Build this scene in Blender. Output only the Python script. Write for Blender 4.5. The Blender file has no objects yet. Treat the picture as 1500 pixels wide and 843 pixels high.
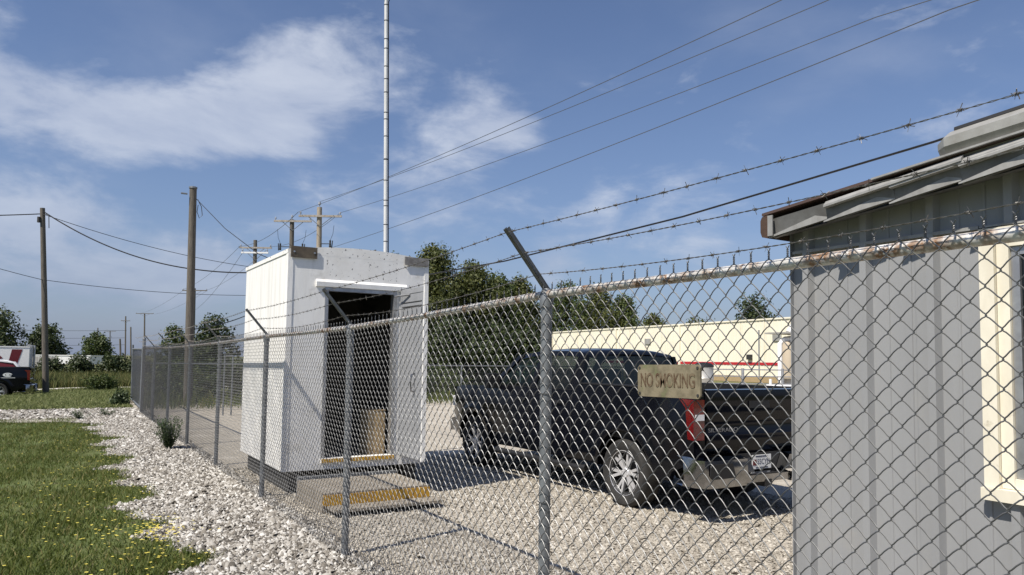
import bpy, bmesh, math, random
import numpy as np
from mathutils import Vector, Matrix
random.seed(7); rng = np.random.default_rng(7)
sc = bpy.context.scene
COL = sc.collection
PI = math.pi

# ------------------------------------------------------------------ camera
# world frame: the near fence runs along +Y at X = 0, the yard is on +X
CAM = Vector((-2.147, 0.0, 1.688))
YAW, PITCH, ROLL = math.radians(31.63), math.radians(3.50), math.radians(0.75)
F_PX, CY = 1077.2, 461.8
f0 = Vector((math.sin(YAW), math.cos(YAW), 0)); r0 = Vector((math.cos(YAW), -math.sin(YAW), 0)); u0 = Vector((0, 0, 1))
cf = f0*math.cos(PITCH) + u0*math.sin(PITCH); cu = u0*math.cos(PITCH) - f0*math.sin(PITCH)
cr = r0*math.cos(ROLL) + cu*math.sin(ROLL); cu = cu*math.cos(ROLL) - r0*math.sin(ROLL)
cd = bpy.data.cameras.new('camera'); cam = bpy.data.objects.new('camera', cd); COL.objects.link(cam)
cam.matrix_world = Matrix(((cr.x, cu.x, -cf.x, CAM.x), (cr.y, cu.y, -cf.y, CAM.y), (cr.z, cu.z, -cf.z, CAM.z), (0, 0, 0, 1)))
cd.sensor_width = 36; cd.lens = F_PX/1500*36; cd.shift_y = (CY-421.5)/1500
cd.clip_start = 0.05; cd.clip_end = 6000
sc.camera = cam

# ------------------------------------------------------------------ sun, sky, exposure
SUN = Vector((-1.40, -0.42, 1.96)).normalized()          # towards the sun
sl = bpy.data.lights.new('sun', 'SUN'); sl.energy = 5.0; sl.angle = math.radians(0.53); sl.color = (1.0, 0.935, 0.835)
so = bpy.data.objects.new('sun', sl); COL.objects.link(so)
so.rotation_euler = (-SUN).to_track_quat('-Z', 'Y').to_euler(); so.location = (-20, -10, 30)
vs = sc.view_settings
vs.view_transform = 'Standard'; vs.look = 'None'; vs.gamma = 1; vs.use_curve_mapping = False
vs.exposure = 0.26
SKY_STRENGTH = 0.088

world = bpy.data.worlds.new('World'); sc.world = world; world.use_nodes = True
wt = world.node_tree; wn = wt.nodes; wl = wt.links
for n in list(wn): wn.remove(n)
def wnode(t, **k):
    n = wn.new(t)
    for a, b in k.items(): setattr(n, a, b)
    return n
def wmath(op, a, b=None, c=None, clamp=False):
    n = wnode('ShaderNodeMath', operation=op, use_clamp=clamp)
    for i, v in enumerate((a, b, c)):
        if v is None: continue
        if isinstance(v, (int, float)): n.inputs[i].default_value = v
        else: wl.new(v, n.inputs[i])
    return n.outputs[0]
w_out = wnode('ShaderNodeOutputWorld'); w_bg = wnode('ShaderNodeBackground'); wl.new(w_bg.outputs[0], w_out.inputs[0])
w_bg.inputs[1].default_value = SKY_STRENGTH
sky = wnode('ShaderNodeTexSky', sky_type='NISHITA', sun_disc=False)
sky.sun_elevation = math.asin(SUN.z); sky.sun_rotation = math.atan2(SUN.x, SUN.y)
sky.air_density = 1.0; sky.dust_density = 0.25; sky.ozone_density = 4.0
tc = wnode('ShaderNodeTexCoord'); sep = wnode('ShaderNodeSeparateXYZ'); wl.new(tc.outputs['Generated'], sep.inputs[0])
dx, dy, dz = sep.outputs
az = wmath('ARCTAN2', dx, dy); el = wmath('ARCSINE', dz)
# cloud noise on a flat layer high above
den = wmath('ADD', wmath('MAXIMUM', dz, 0.0), 0.16)
cx = wmath('DIVIDE', dx, den); cy_ = wmath('DIVIDE', dy, den)
comb = wnode('ShaderNodeCombineXYZ'); wl.new(cx, comb.inputs[0]); wl.new(cy_, comb.inputs[1])
def wnoise(scale, detail, rough, vec, dist=0.0):
    n = wnode('ShaderNodeTexNoise'); n.inputs['Scale'].default_value = scale; n.inputs['Detail'].default_value = detail
    n.inputs['Roughness'].default_value = rough; n.inputs['Distortion'].default_value = dist
    wl.new(vec, n.inputs['Vector']); return n.outputs['Fac']
n_big = wnoise(0.75, 5, 0.55, comb.outputs[0], 0.2)
n_soft = wnoise(3.0, 7, 0.6, comb.outputs[0], 0.35)
flatm = wnode('ShaderNodeMapping'); wl.new(tc.outputs['Generated'], flatm.inputs[0]); flatm.inputs['Scale'].default_value = (1.0, 1.0, 2.3); flatm.inputs['Location'].default_value = (0.31, 0.12, 0.07)
n_dir = wnoise(6.5, 8, 0.58, flatm.outputs[0], 0.25)
# banks of cumulus, each a soft lobe (azimuth, elevation, half widths in degrees, density)
BANKS = [(-2.0, 16.3, 6.5, 2.6, 0.95), (5.0, 15.6, 4.0, 1.8, 0.62), (10.8, 16.6, 5.0, 2.2, 0.95), (15.5, 18.8, 5.2, 3.0, 0.85),
         (14.5, 22.8, 5.0, 1.8, 0.45), (20.5, 20.8, 3.4, 3.6, 0.22), (28.8, 18.2, 3.2, 2.6, 0.80), (31.5, 17.4, 3.0, 1.8, 0.6), (25.0, 14.4, 3.0, 1.6, 0.45), (27.0, 12.2, 8.0, 1.8, 0.38),
         (-6.0, 20.0, 3.5, 4.0, 0.55), (-2.5, 8.6, 7.0, 2.4, 1.05), (9.5, 7.0, 2.8, 2.0, 0.9), (4.0, 5.2, 7.0, 1.5, 0.8), (19.0, 9.5, 6.0, 2.0, 0.4), (34.5, 7.6, 2.2, 1.5, 0.8), (3.0, 3.5, 13.0, 2.0, 0.45), (38.0, 10.0, 7.0, 2.0, 0.3),
         (63.0, 17.0, 8.0, 2.4, 0.30), (52.0, 9.0, 12.0, 2.5, 0.25), (56.0, 15.0, 4.0, 1.6, 0.2),
         (-40.0, 17.0, 12.0, 3.5, 0.8), (-75.0, 21.0, 14.0, 4.0, 0.8), (-120.0, 15.0, 16.0, 3.5, 0.75), (-165.0, 22.0, 13.0, 4.0, 0.8), (150.0, 16.0, 14.0, 3.5, 0.75), (110.0, 20.0, 12.0, 3.5, 0.7)]
tot = None
for a, e, sa, se, k in BANKS:
    u = wmath('DIVIDE', wmath('SUBTRACT', az, math.radians(a)), math.radians(sa))
    v = wmath('DIVIDE', wmath('SUBTRACT', el, math.radians(e)), math.radians(se))
    r2 = wmath('ADD', wmath('MULTIPLY', u, u), wmath('MULTIPLY', v, v))
    g = wmath('MULTIPLY', wmath('EXPONENT', wmath('MULTIPLY', r2, -0.8)), k)
    tot = g if tot is None else wmath('ADD', tot, g)
# density = banks eroded by noise, plus thin veils everywhere
ero = wmath('MULTIPLY_ADD', n_dir, 1.5, -0.75)
ero2 = wmath('MULTIPLY_ADD', n_soft, 0.9, -0.45)
dens = wmath('ADD', wmath('ADD', tot, wmath('MULTIPLY', ero, 1.75)), wmath('MULTIPLY', ero2, 1.0))
mr = wnode('ShaderNodeMapRange', interpolation_type='SMOOTHSTEP'); wl.new(dens, mr.inputs[0])
mr.inputs[1].default_value = 0.16; mr.inputs[2].default_value = 1.12
veil = wnode('ShaderNodeMapRange', interpolation_type='SMOOTHSTEP'); wl.new(wmath('ADD', n_big, wmath('MULTIPLY', ero2, 0.35)), veil.inputs[0])
veil.inputs[1].default_value = 0.46; veil.inputs[2].default_value = 0.80; veil.inputs[4].default_value = 0.30
cl_fac = wmath('MAXIMUM', mr.outputs[0], veil.outputs[0], clamp=True)
cl_fac = wmath('MULTIPLY', cl_fac, 0.66)
cshade = wnode('ShaderNodeValToRGB'); wl.new(n_dir, cshade.inputs[0])
cshade.color_ramp.elements[0].position = 0.30; cshade.color_ramp.elements[0].color = (4.4, 5.0, 6.5, 1)
cshade.color_ramp.elements[1].position = 0.72; cshade.color_ramp.elements[1].color = (8.0, 8.4, 9.2, 1)
tint = wnode('ShaderNodeMix', data_type='RGBA', blend_type='MULTIPLY'); tint.inputs['Factor'].default_value = 1.0; wl.new(sky.outputs[0], tint.inputs[6]); tint.inputs[7].default_value = (1.05, 0.985, 1.04, 1)
mx = wnode('ShaderNodeMix', data_type='RGBA'); wl.new(cl_fac, mx.inputs['Factor']); wl.new(tint.outputs[2], mx.inputs[6]); wl.new(cshade.outputs[0], mx.inputs[7])
# pale grey-blue summer haze low over the horizon, the same all round
hz_f = wmath('MULTIPLY', wmath('EXPONENT', wmath('MULTIPLY', wmath('MAXIMUM', el, 0.0), -6.5)), 0.86)
mh = wnode('ShaderNodeMix', data_type='RGBA'); wl.new(hz_f, mh.inputs['Factor']); wl.new(mx.outputs[2], mh.inputs[6]); mh.inputs[7].default_value = (1.75, 2.35, 3.75, 1)
wl.new(mh.outputs[2], w_bg.inputs[0])

# ------------------------------------------------------------------ materials
MATS = {}
def mat(name, col, rough=0.6, metal=0.0, col2=None, scale=6.0, lo=0.35, hi=0.65, bump=0.0, bscale=40.0, spec=0.5,
        island=None, stretch=None, col3=None, scale3=2.0, lo3=0.55, hi3=0.7, trans=0.0, rough2=None, detail=5.0, coat=0.0):
    """procedural material: base colour, a second colour in noise patches, a third in larger stains, optional per-piece variation"""
    if name in MATS: return MATS[name]
    m = bpy.data.materials.new(name); m.use_nodes = True; MATS[name] = m
    nt = m.node_tree; N = nt.nodes; L = nt.links; b = N['Principled BSDF']
    b.inputs['Roughness'].default_value = rough; b.inputs['Metallic'].default_value = metal
    b.inputs['Specular IOR Level'].default_value = spec; b.inputs['Coat Weight'].default_value = coat
    co = N.new('ShaderNodeTexCoord').outputs['Object']
    if stretch:
        mp = N.new('ShaderNodeMapping'); mp.inputs['Scale'].default_value = stretch; L.new(co, mp.inputs[0]); cs = mp.outputs[0]
    else: cs = co
    def noise(sc_, vec, det=detail):
        n = N.new('ShaderNodeTexNoise'); n.inputs['Scale'].default_value = sc_; n.inputs['Detail'].default_value = det
        n.inputs['Roughness'].default_value = 0.62; L.new(vec, n.inputs['Vector']); return n.outputs['Fac']
    def rng_(f, a, c):
        r = N.new('ShaderNodeMapRange'); L.new(f, r.inputs[0]); r.inputs[1].default_value = a; r.inputs[2].default_value = c; return r.outputs[0]
    def mix(f, A, B):
        x = N.new('ShaderNodeMix'); x.data_type = 'RGBA'
        if isinstance(f, float): x.inputs['Factor'].default_value = f
        else: L.new(f, x.inputs['Factor'])
        for s, v in ((6, A), (7, B)):
            if isinstance(v, tuple): x.inputs[s].default_value = (*v, 1)
            else: L.new(v, x.inputs[s])
        return x.outputs[2]
    cur = col
    if island:
        g = N.new('ShaderNodeNewGeometry'); rp = N.new('ShaderNodeValToRGB'); L.new(g.outputs['Random Per Island'], rp.inputs[0])
        els = rp.color_ramp.elements
        while len(els) < len(island): els.new(0.5)
        for i, (p, c) in enumerate(island): els[i].position = p; els[i].color = (*c, 1)
        cur = rp.outputs[0]
    if col2: 
        f2 = rng_(noise(scale, cs), lo, hi); cur = mix(f2, cur, col2)
        if rough2 is not None:
            rr = N.new('ShaderNodeMapRange'); L.new(f2, rr.inputs[0]); rr.inputs[3].default_value = rough; rr.inputs[4].default_value = rough2; L.new(rr.outputs[0], b.inputs['Roughness'])
    if col3: cur = mix(rng_(noise(scale3, co), lo3, hi3), cur, col3)
    if isinstance(cur, tuple): b.inputs['Base Color'].default_value = (*cur, 1)
    else: L.new(cur, b.inputs['Base Color'])
    if bump:
        bp = N.new('ShaderNodeBump'); bp.inputs['Strength'].default_value = 1.0; bp.inputs['Distance'].default_value = bump
        L.new(noise(bscale, cs), bp.inputs['Height']); L.new(bp.outputs[0], b.inputs['Normal'])
    if trans:
        t = N.new('ShaderNodeBsdfTranslucent')
        if isinstance(cur, tuple): t.inputs[0].default_value = (*cur, 1)
        else: L.new(cur, t.inputs[0])
        ms = N.new('ShaderNodeMixShader'); ms.inputs[0].default_value = trans
        L.new(b.outputs[0], ms.inputs[1]); L.new(t.outputs[0], ms.inputs[2]); L.new(ms.outputs[0], N['Material Output'].inputs[0])
    return m
def glass(name, tint, clear=0.35, rough=0.03):
    m = bpy.data.materials.new(name); m.use_nodes = True; N = m.node_tree.nodes; L = m.node_tree.links
    b = N['Principled BSDF']; b.inputs['Base Color'].default_value = (*tint, 1); b.inputs['Roughness'].default_value = rough
    t = N.new('ShaderNodeBsdfTransparent'); t.inputs[0].default_value = (0.75, 0.85, 0.83, 1)
    ms = N.new('ShaderNodeMixShader'); ms.inputs[0].default_value = clear
    L.new(b.outputs[0], ms.inputs[1]); L.new(t.outputs[0], ms.inputs[2]); L.new(ms.outputs[0], N['Material Output'].inputs[0])
    MATS[name] = m; return m

galv = mat('galvanised_wire', (0.165, 0.168, 0.172), 0.38, 0.65, (0.115, 0.115, 0.115), 14, rough2=0.55)
galv_post = mat('galvanised_post', (0.25, 0.265, 0.28), 0.5, 0.55, (0.16, 0.17, 0.18), 9, rough2=0.65, bump=0.0006, bscale=60)
rail_m = mat('weathered_rail', (0.62, 0.60, 0.56), 0.5, 0.35, (0.26, 0.15, 0.085), 11, 0.42, 0.62, rough2=0.8, bump=0.0008, bscale=90, col3=(0.70, 0.69, 0.67), scale3=28, lo3=0.5, hi3=0.62)
barb_m = mat('barbed_wire_steel', (0.20, 0.20, 0.195), 0.55, 0.6, (0.12, 0.10, 0.08), 30)
arm_m = mat('barb_arm_steel', (0.16, 0.17, 0.17), 0.5, 0.6, (0.10, 0.10, 0.10), 20)
hut_w = mat('hut_white_paint', (0.86, 0.85, 0.825), 0.65, 0, (0.78, 0.765, 0.73), 5, 0.45, 0.75, bump=0.003, bscale=16, stretch=(1.2, 1.2, 0.28), col3=(0.55, 0.53, 0.48), scale3=4.2, lo3=0.56, hi3=0.80)
hut_side = mat('hut_streaked_paint', (0.84, 0.83, 0.80), 0.65, 0, (0.66, 0.645, 0.60), 9, 0.46, 0.74, bump=0.004, bscale=14, stretch=(1.3, 1.3, 0.07))
hut_spot = mat('hut_speckled_paint', (0.86, 0.85, 0.825), 0.7, 0, (0.78, 0.765, 0.73), 5, bump=0.0015, bscale=20, col3=(0.10, 0.10, 0.10), scale3=21, lo3=0.615, hi3=0.635)
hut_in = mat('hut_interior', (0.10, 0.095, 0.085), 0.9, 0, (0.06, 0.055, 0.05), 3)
door_m = mat('grey_door_paint', (0.30, 0.31, 0.33), 0.5, 0.0, (0.25, 0.26, 0.275), 4, bump=0.001, bscale=30, stretch=(1, 1, 0.3))
frame_m = mat('aluminium_frame', (0.48, 0.49, 0.5), 0.4, 0.7, (0.35, 0.35, 0.36), 10)
plate_m = mat('rusty_plate', (0.15, 0.12, 0.085), 0.8, 0.2, (0.08, 0.065, 0.05), 12)
plate_g = mat('grey_plate', (0.27, 0.26, 0.25), 0.7, 0.2, (0.16, 0.15, 0.14), 12)
yellow_m = mat('safety_yellow_paint', (0.62, 0.36, 0.03), 0.6, 0, (0.42, 0.23, 0.04), 14)
concrete = mat('concrete', (0.42, 0.38, 0.32), 0.9, 0, (0.33, 0.30, 0.25), 9, bump=0.002, bscale=80)
dark_m = mat('dark_steel', (0.03, 0.03, 0.03), 0.7)
tan_m = mat('tan_board', (0.42, 0.31, 0.17), 0.8, 0, (0.34, 0.25, 0.14), 8)
cab_grey = mat('cabinet_grey', (0.33, 0.36, 0.38), 0.5, 0.1, (0.28, 0.3, 0.32), 4)
white_mast = mat('white_mast_paint', (0.72, 0.72, 0.71), 0.45, 0.1, (0.60, 0.60, 0.58), 6, stretch=(1, 1, 0.2))
wood_pole = mat('weathered_pole_wood', (0.17, 0.15, 0.125), 0.9, 0, (0.085, 0.075, 0.062), 6, bump=0.006, bscale=14, stretch=(6, 6, 0.25))
wood_pale = mat('pale_pole_wood', (0.42, 0.37, 0.29), 0.9, 0, (0.26, 0.21, 0.16), 6, bump=0.005, bscale=14, stretch=(5, 5, 0.3))
wood_arm = mat('crossarm_wood', (0.40, 0.37, 0.33), 0.9, 0, (0.26, 0.23, 0.2), 6)
cable_m = mat('black_cable', (0.015, 0.015, 0.017), 0.55)
line_m = mat('aluminium_conductor', (0.12, 0.13, 0.15), 0.5, 0.4)
porc = mat('grey_porcelain', (0.30, 0.32, 0.36), 0.3)
metal_wall = mat('grey_wall_panel', (0.282, 0.287, 0.294), 0.6, 0.0, (0.25, 0.254, 0.26), 5, 0.4, 0.7, bump=0.0008, bscale=220, stretch=(1, 1, 0.12), col3=(0.30, 0.295, 0.285), scale3=2.5, lo3=0.55, hi3=0.75)
roof_edge = mat('grey_rake_trim', (0.33, 0.33, 0.32), 0.6, 0.1, (0.24, 0.235, 0.225), 9, stretch=(1, 2, 1))
roof_dark = mat('dark_rake_fascia', (0.17, 0.17, 0.165), 0.6, 0.1, (0.11, 0.105, 0.10), 9)
rust_m = mat('rusty_gutter', (0.085, 0.05, 0.036), 0.85, 0.1, (0.06, 0.035, 0.025), 14, bump=0.001, bscale=60)
brown_roof = mat('brown_roof_steel', (0.09, 0.055, 0.045), 0.6, 0.1, (0.08, 0.05, 0.04), 10)
hood_m = mat('weathered_aluminium', (0.40, 0.395, 0.37), 0.5, 0.3, (0.28, 0.27, 0.24), 8)
cream_trim = mat('cream_window_trim', (0.78, 0.735, 0.61), 0.6, 0, (0.66, 0.61, 0.49), 9, stretch=(1, 1, 0.3), col3=(0.42, 0.37, 0.27), scale3=16, lo3=0.66, hi3=0.78)
win_glass = glass('window_glass', (0.01, 0.012, 0.014), 0.0, 0.04)
sign_m = mat('dirty_sign_board', (0.225, 0.19, 0.125), 0.8, 0, (0.12, 0.10, 0.062), 20, 0.42, 0.68, bump=0.0008, bscale=120, col3=(0.15, 0.16, 0.075), scale3=12, lo3=0.56, hi3=0.72)
sign_txt = mat('faded_brown_lettering', (0.085, 0.048, 0.025), 0.8, 0, (0.20, 0.16, 0.10), 30, 0.46, 0.64)
paint_blk = mat('black_car_paint', (0.004, 0.0045, 0.007), 0.10, 0.0, spec=0.22)
blk_plastic = mat('black_plastic', (0.012, 0.012, 0.013), 0.55)
chrome = mat('chrome', (0.36, 0.36, 0.37), 0.12, 1.0, (0.26, 0.26, 0.26), 5)
rubber = mat('tyre_rubber', (0.016, 0.016, 0.016), 0.85, 0, (0.032, 0.03, 0.027), 9)
rim_m = mat('alloy_rim', (0.72, 0.72, 0.73), 0.35, 0.55)
rim_dark = mat('rim_barrel', (0.03, 0.03, 0.03), 0.5, 0.5)
red_lens = mat('red_tail_lens', (0.15, 0.002, 0.006), 0.10, 0, (0.07, 0.001, 0.003), 30, coat=0.6)
clear_lens = mat('clear_lens', (0.75, 0.75, 0.76), 0.15)
plate_white = mat('plate_white', (0.75, 0.76, 0.76), 0.5)
txt_dark = mat('plate_text', (0.05, 0.06, 0.10), 0.5)
txt_silver = mat('badge_silver', (0.34, 0.34, 0.35), 0.35, 0.8)
car_glass = glass('tinted_car_glass', (0.006, 0.008, 0.009), 0.10)
wind_glass = glass('windscreen_glass', (0.012, 0.018, 0.018), 0.75)
cream_wall = mat('cream_steel_siding', (0.86, 0.81, 0.67), 0.6, 0, (0.80, 0.75, 0.61), 0.5)
red_paint = mat('red_stripe_paint', (0.45, 0.02, 0.03), 0.5)
tank_m = mat('tank_steel', (0.50, 0.49, 0.46), 0.45, 0.4, (0.40, 0.38, 0.34), 1.2)
tank_tan = mat('tank_tan', (0.46, 0.39, 0.29), 0.6, 0.1)
white_p = mat('white_paint', (0.78, 0.78, 0.77), 0.5)
maroon = mat('maroon_paint', (0.12, 0.012, 0.016), 0.35)
stone_m = mat('limestone_gravel', (0.5, 0.48, 0.44), 0.9, island=[(0.0, (0.085, 0.075, 0.063)), (0.3, (0.20, 0.18, 0.152)), (0.65, (0.37, 0.35, 0.315)), (1.0, (0.64, 0.62, 0.58))], col2=(0.30, 0.27, 0.22), scale=30, lo=0.55, hi=0.75)
pebble_m = mat('tan_pea_gravel', (0.4, 0.35, 0.28), 0.9, island=[(0.0, (0.17, 0.148, 0.118)), (0.3, (0.31, 0.28, 0.23)), (0.7, (0.43, 0.395, 0.335)), (1.0, (0.58, 0.54, 0.475))])
grass_m = mat('lawn_blades', (0.07, 0.11, 0.02), 0.7, island=[(0.0, (0.05, 0.075, 0.011)), (0.5, (0.095, 0.13, 0.018)), (0.85, (0.15, 0.17, 0.035)), (1.0, (0.28, 0.23, 0.09))], trans=0.3)
field_m = mat('dry_field_blades', (0.14, 0.14, 0.04), 0.8, island=[(0.0, (0.06, 0.085, 0.02)), (0.6, (0.125, 0.135, 0.04)), (1.0, (0.23, 0.20, 0.08))], trans=0.3)
flower_m = mat('yellow_petals', (0.80, 0.68, 0.13), 0.7, trans=0.2)
bark = mat('bark', (0.09, 0.07, 0.05), 0.95, 0, (0.05, 0.04, 0.03), 8, bump=0.01, bscale=12)
leaf_a = mat('leaves_olive', (0.06, 0.09, 0.02), 0.6, island=[(0.0, (0.045, 0.058, 0.014)), (0.6, (0.088, 0.105, 0.024)), (1.0, (0.135, 0.14, 0.036))], trans=0.28)
leaf_b = mat('leaves_green', (0.05, 0.09, 0.02), 0.6, island=[(0.0, (0.035, 0.055, 0.013)), (0.6, (0.07, 0.10, 0.023)), (1.0, (0.12, 0.145, 0.036))], trans=0.28)
leaf_c = mat('leaves_dark', (0.03, 0.055, 0.018), 0.6, island=[(0.0, (0.022, 0.036, 0.011)), (0.7, (0.046, 0.068, 0.019)), (1.0, (0.08, 0.10, 0.028))], trans=0.22)
leaf_w = mat('weed_leaves', (0.05, 0.08, 0.03), 0.6, island=[(0.0, (0.03, 0.055, 0.02)), (1.0, (0.085, 0.115, 0.045))], trans=0.25)

# ------------------------------------------------------------------ mesh helpers
class MB:
    def __init__(s): s.v = []; s.f = []
    def add(s, vs_, fs_):
        o = len(s.v); s.v.extend([tuple(v) for v in vs_]); s.f.extend([tuple(i+o for i in f) for f in fs_]); return s
    def box(s, a, b):
        x0, y0, z0 = a; x1, y1, z1 = b
        return s.add([(x0,y0,z0),(x1,y0,z0),(x1,y1,z0),(x0,y1,z0),(x0,y0,z1),(x1,y0,z1),(x1,y1,z1),(x0,y1,z1)],
                     [(3,2,1,0),(4,5,6,7),(0,1,5,4),(1,2,6,5),(2,3,7,6),(3,0,4,7)])
    def cbox(s, c, d, rot=None):
        hx, hy, hz = d[0]/2, d[1]/2, d[2]/2
        vs_ = [Vector((sx*hx, sy*hy, sz*hz)) for sz in (-1,1) for sx, sy in ((-1,-1),(1,-1),(1,1),(-1,1))]
        if rot is not None: vs_ = [rot @ v for v in vs_]
        return s.add([v+Vector(c) for v in vs_], [(3,2,1,0),(4,5,6,7),(0,1,5,4),(1,2,6,5),(2,3,7,6),(3,0,4,7)])
    def tube(s, pts, r, n=8, cap=True, up=None):
        pts = [Vector(p) for p in pts]; rs = r if isinstance(r, (list, tuple)) else [r]*len(pts)
        rings = []; prev = None
        for i, p in enumerate(pts):
            t = (pts[min(i+1, len(pts)-1)] - pts[max(i-1, 0)]).normalized()
            if prev is None:
                a = Vector(up) if up else (Vector((0,0,1)) if abs(t.z) < 0.9 else Vector((1,0,0)))
                e1 = (a - t*a.dot(t)).normalized()
            else: e1 = (prev - t*prev.dot(t)).normalized()
            prev = e1; e2 = t.cross(e1)
            rings.append([p + (e1*math.cos(2*PI*k/n) + e2*math.sin(2*PI*k/n))*rs[i] for k in range(n)])
        vs_ = [v for R in rings for v in R]; fs_ = []
        for i in range(len(rings)-1):
            for k in range(n):
                k2 = (k+1) % n; fs_.append((i*n+k, i*n+k2, (i+1)*n+k2, (i+1)*n+k))
        if cap: fs_.append(tuple(range(n-1, -1, -1))); fs_.append(tuple((len(rings)-1)*n+k for k in range(n)))
        return s.add(vs_, fs_)
    def lathe(s, prof, n=24, c=(0,0,0), axis='Z', close=False):
        vs_ = []; fs_ = []
        for r, h in prof:
            for k in range(n):
                a = 2*PI*k/n; x, y = r*math.cos(a), r*math.sin(a)
                q = {'Z': (x, y, h), 'Y': (x, h, y), 'X': (h, x, y)}[axis]
                vs_.append((q[0]+c[0], q[1]+c[1], q[2]+c[2]))
        for i in range(len(prof)-1):
            for k in range(n): fs_.append((i*n+k, i*n+(k+1) % n, (i+1)*n+(k+1) % n, (i+1)*n+k))
        if not close: fs_.append(tuple(range(n-1, -1, -1))); fs_.append(tuple((len(prof)-1)*n+k for k in range(n)))
        return s.add(vs_, fs_)
    def prism(s, poly, a, b, axis='X'):
        """polygon in the two other axes extruded from a to b along axis"""
        n = len(poly)
        def P(p, h): return {'X': (h, p[0], p[1]), 'Y': (p[0], h, p[1]), 'Z': (p[0], p[1], h)}[axis]
        vs_ = [P(p, a) for p in poly] + [P(p, b) for p in poly]
        fs_ = [tuple(range(n)), tuple(range(2*n-1, n-1, -1))] + [(i, i+n, (i+1) % n + n, (i+1) % n) for i in range(n)]
        return s.add(vs_, fs_)
    def grid(s, P, cyc=False):
        """P: rows of points"""
        m, n = len(P), len(P[0]); vs_ = [q for R in P for q in R]; fs_ = []
        for i in range(m-1):
            for k in range(n-1+cyc): fs_.append((i*n+k, i*n+(k+1) % n, (i+1)*n+(k+1) % n, (i+1)*n+k))
        return s.add(vs_, fs_)
    def mesh(s, name, m, smooth=False, fix=True, off=(0,0,0)):
        me = bpy.data.meshes.new(name)
        me.from_pydata([(v[0]-off[0], v[1]-off[1], v[2]-off[2]) for v in s.v], [], s.f)
        if fix:
            bm = bmesh.new(); bm.from_mesh(me); bmesh.ops.recalc_face_normals(bm, faces=bm.faces); bm.to_mesh(me); bm.free()
        me.materials.append(m)
        if smooth:
            for p in me.polygons: p.use_smooth = True
            try: me.set_sharp_from_angle(angle=math.radians(40))
            except Exception: pass
        return me
def np_mesh(name, V, Fa, m, smooth=False):
    me = bpy.data.meshes.new(name); V = np.asarray(V, np.float32); Fa = np.asarray(Fa, np.int32); k = Fa.shape[1]
    me.vertices.add(len(V)); me.vertices.foreach_set('co', V.ravel())
    me.loops.add(Fa.size); me.loops.foreach_set('vertex_index', Fa.ravel())
    me.polygons.add(len(Fa)); me.polygons.foreach_set('loop_start', np.arange(0, Fa.size, k, dtype=np.int32))
    try: me.polygons.foreach_set('loop_total', np.full(len(Fa), k, np.int32))
    except Exception: pass
    me.update(calc_edges=True); me.validate(); me.materials.append(m)
    if smooth: me.polygons.foreach_set('use_smooth', np.ones(len(Fa), bool))
    return me
def tag(o, label=None, cat=None, group=None, kind=None):
    for k, v in (('label', label), ('category', cat), ('group', group), ('kind', kind)):
        if v: o[k] = v
    return o
def link(name, me, parent=None, loc=None, rot=None):
    o = bpy.data.objects.new(name, me); COL.objects.link(o)
    if parent is not None: o.parent = parent
    if loc is not None: o.location = loc
    if rot is not None: o.rotation_euler = rot
    return o
def thing(name, loc, label, cat, group=None, rotz=0.0):
    o = bpy.data.objects.new(name, None); COL.objects.link(o); o.location = loc; o.rotation_euler = (0, 0, rotz); o.empty_display_size = 0.2
    return tag(o, label, cat, group)
def part(name, mb, m, parent, world=True, smooth=False, fix=True):
    """mesh part; with world=True the coordinates are given in the world and the parent is unrotated"""
    off = (0, 0, 0)
    if world:
        p = parent; off = Vector((0, 0, 0))
        while p is not None: off = off + p.location; p = p.parent
    return link(name, mb.mesh(name, m, smooth, fix, off), parent)
def single(name, mb, m, label, cat, group=None, smooth=False, origin=(0, 0, 0), kind=None):
    o = link(name, mb.mesh(name, m, smooth, True, origin), None, origin); return tag(o, label, cat, group, kind)
def text(name, body, size, m, parent, mw, extrude=0.001, xs=1.0, bold=0.0):
    cu_ = bpy.data.curves.new(name, 'FONT'); cu_.body = body; cu_.size = size; cu_.extrude = extrude; cu_.align_x = 'CENTER'; cu_.align_y = 'CENTER'; cu_.offset = bold
    cu_.materials.append(m); tmp = bpy.data.objects.new(name, cu_); COL.objects.link(tmp); bpy.context.view_layer.update()
    me = bpy.data.meshes.new_from_object(tmp.evaluated_get(bpy.context.evaluated_depsgraph_get())); me.name = name
    bpy.data.objects.remove(tmp); me.materials.clear(); me.materials.append(m)
    o = link(name, me, parent); o.matrix_local = mw @ Matrix.Diagonal((xs, 1, 1, 1)); return o
def axes(x, y, z, t):
    return Matrix(((x[0], y[0], z[0], t[0]), (x[1], y[1], z[1], t[1]), (x[2], y[2], z[2], t[2]), (0, 0, 0, 1)))

# ------------------------------------------------------------------ ground
def terrain(x, y):                                      # a shallow dip where the far vehicles stand
    return -0.32*np.exp(-(((x+8.5)/5.5)**2 + ((y-41)/6.5)**2)**2)
def edge(y):                                            # ragged border between lawn and gravel strip
    return -1.28 + 0.13*np.sin(y*1.9+0.7) + 0.16*np.sin(y*3.7+2.0) + 0.09*np.sin(y*7.9) + np.where(y > 18, -0.10*(y-18), 0)
def sheet(name, m, xs, ys, zoff, fn=None):
    X, Y = np.meshgrid(np.asarray(xs, float), np.asarray(ys, float)); 
    Z = terrain(X, Y) + zoff
    if fn is not None: X, Y, Z = fn(X, Y, Z)
    V = np.stack([X, Y, Z], -1).reshape(-1, 3); nx, ny = X.shape[1], X.shape[0]
    i = np.arange((ny-1)*nx).reshape(ny-1, nx)[:, :-1].ravel()
    o = link(name, np_mesh(name, V, np.stack([i, i+1, i+nx+1, i+nx], 1), m, True)); o['kind'] = 'structure'; return o
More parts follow.
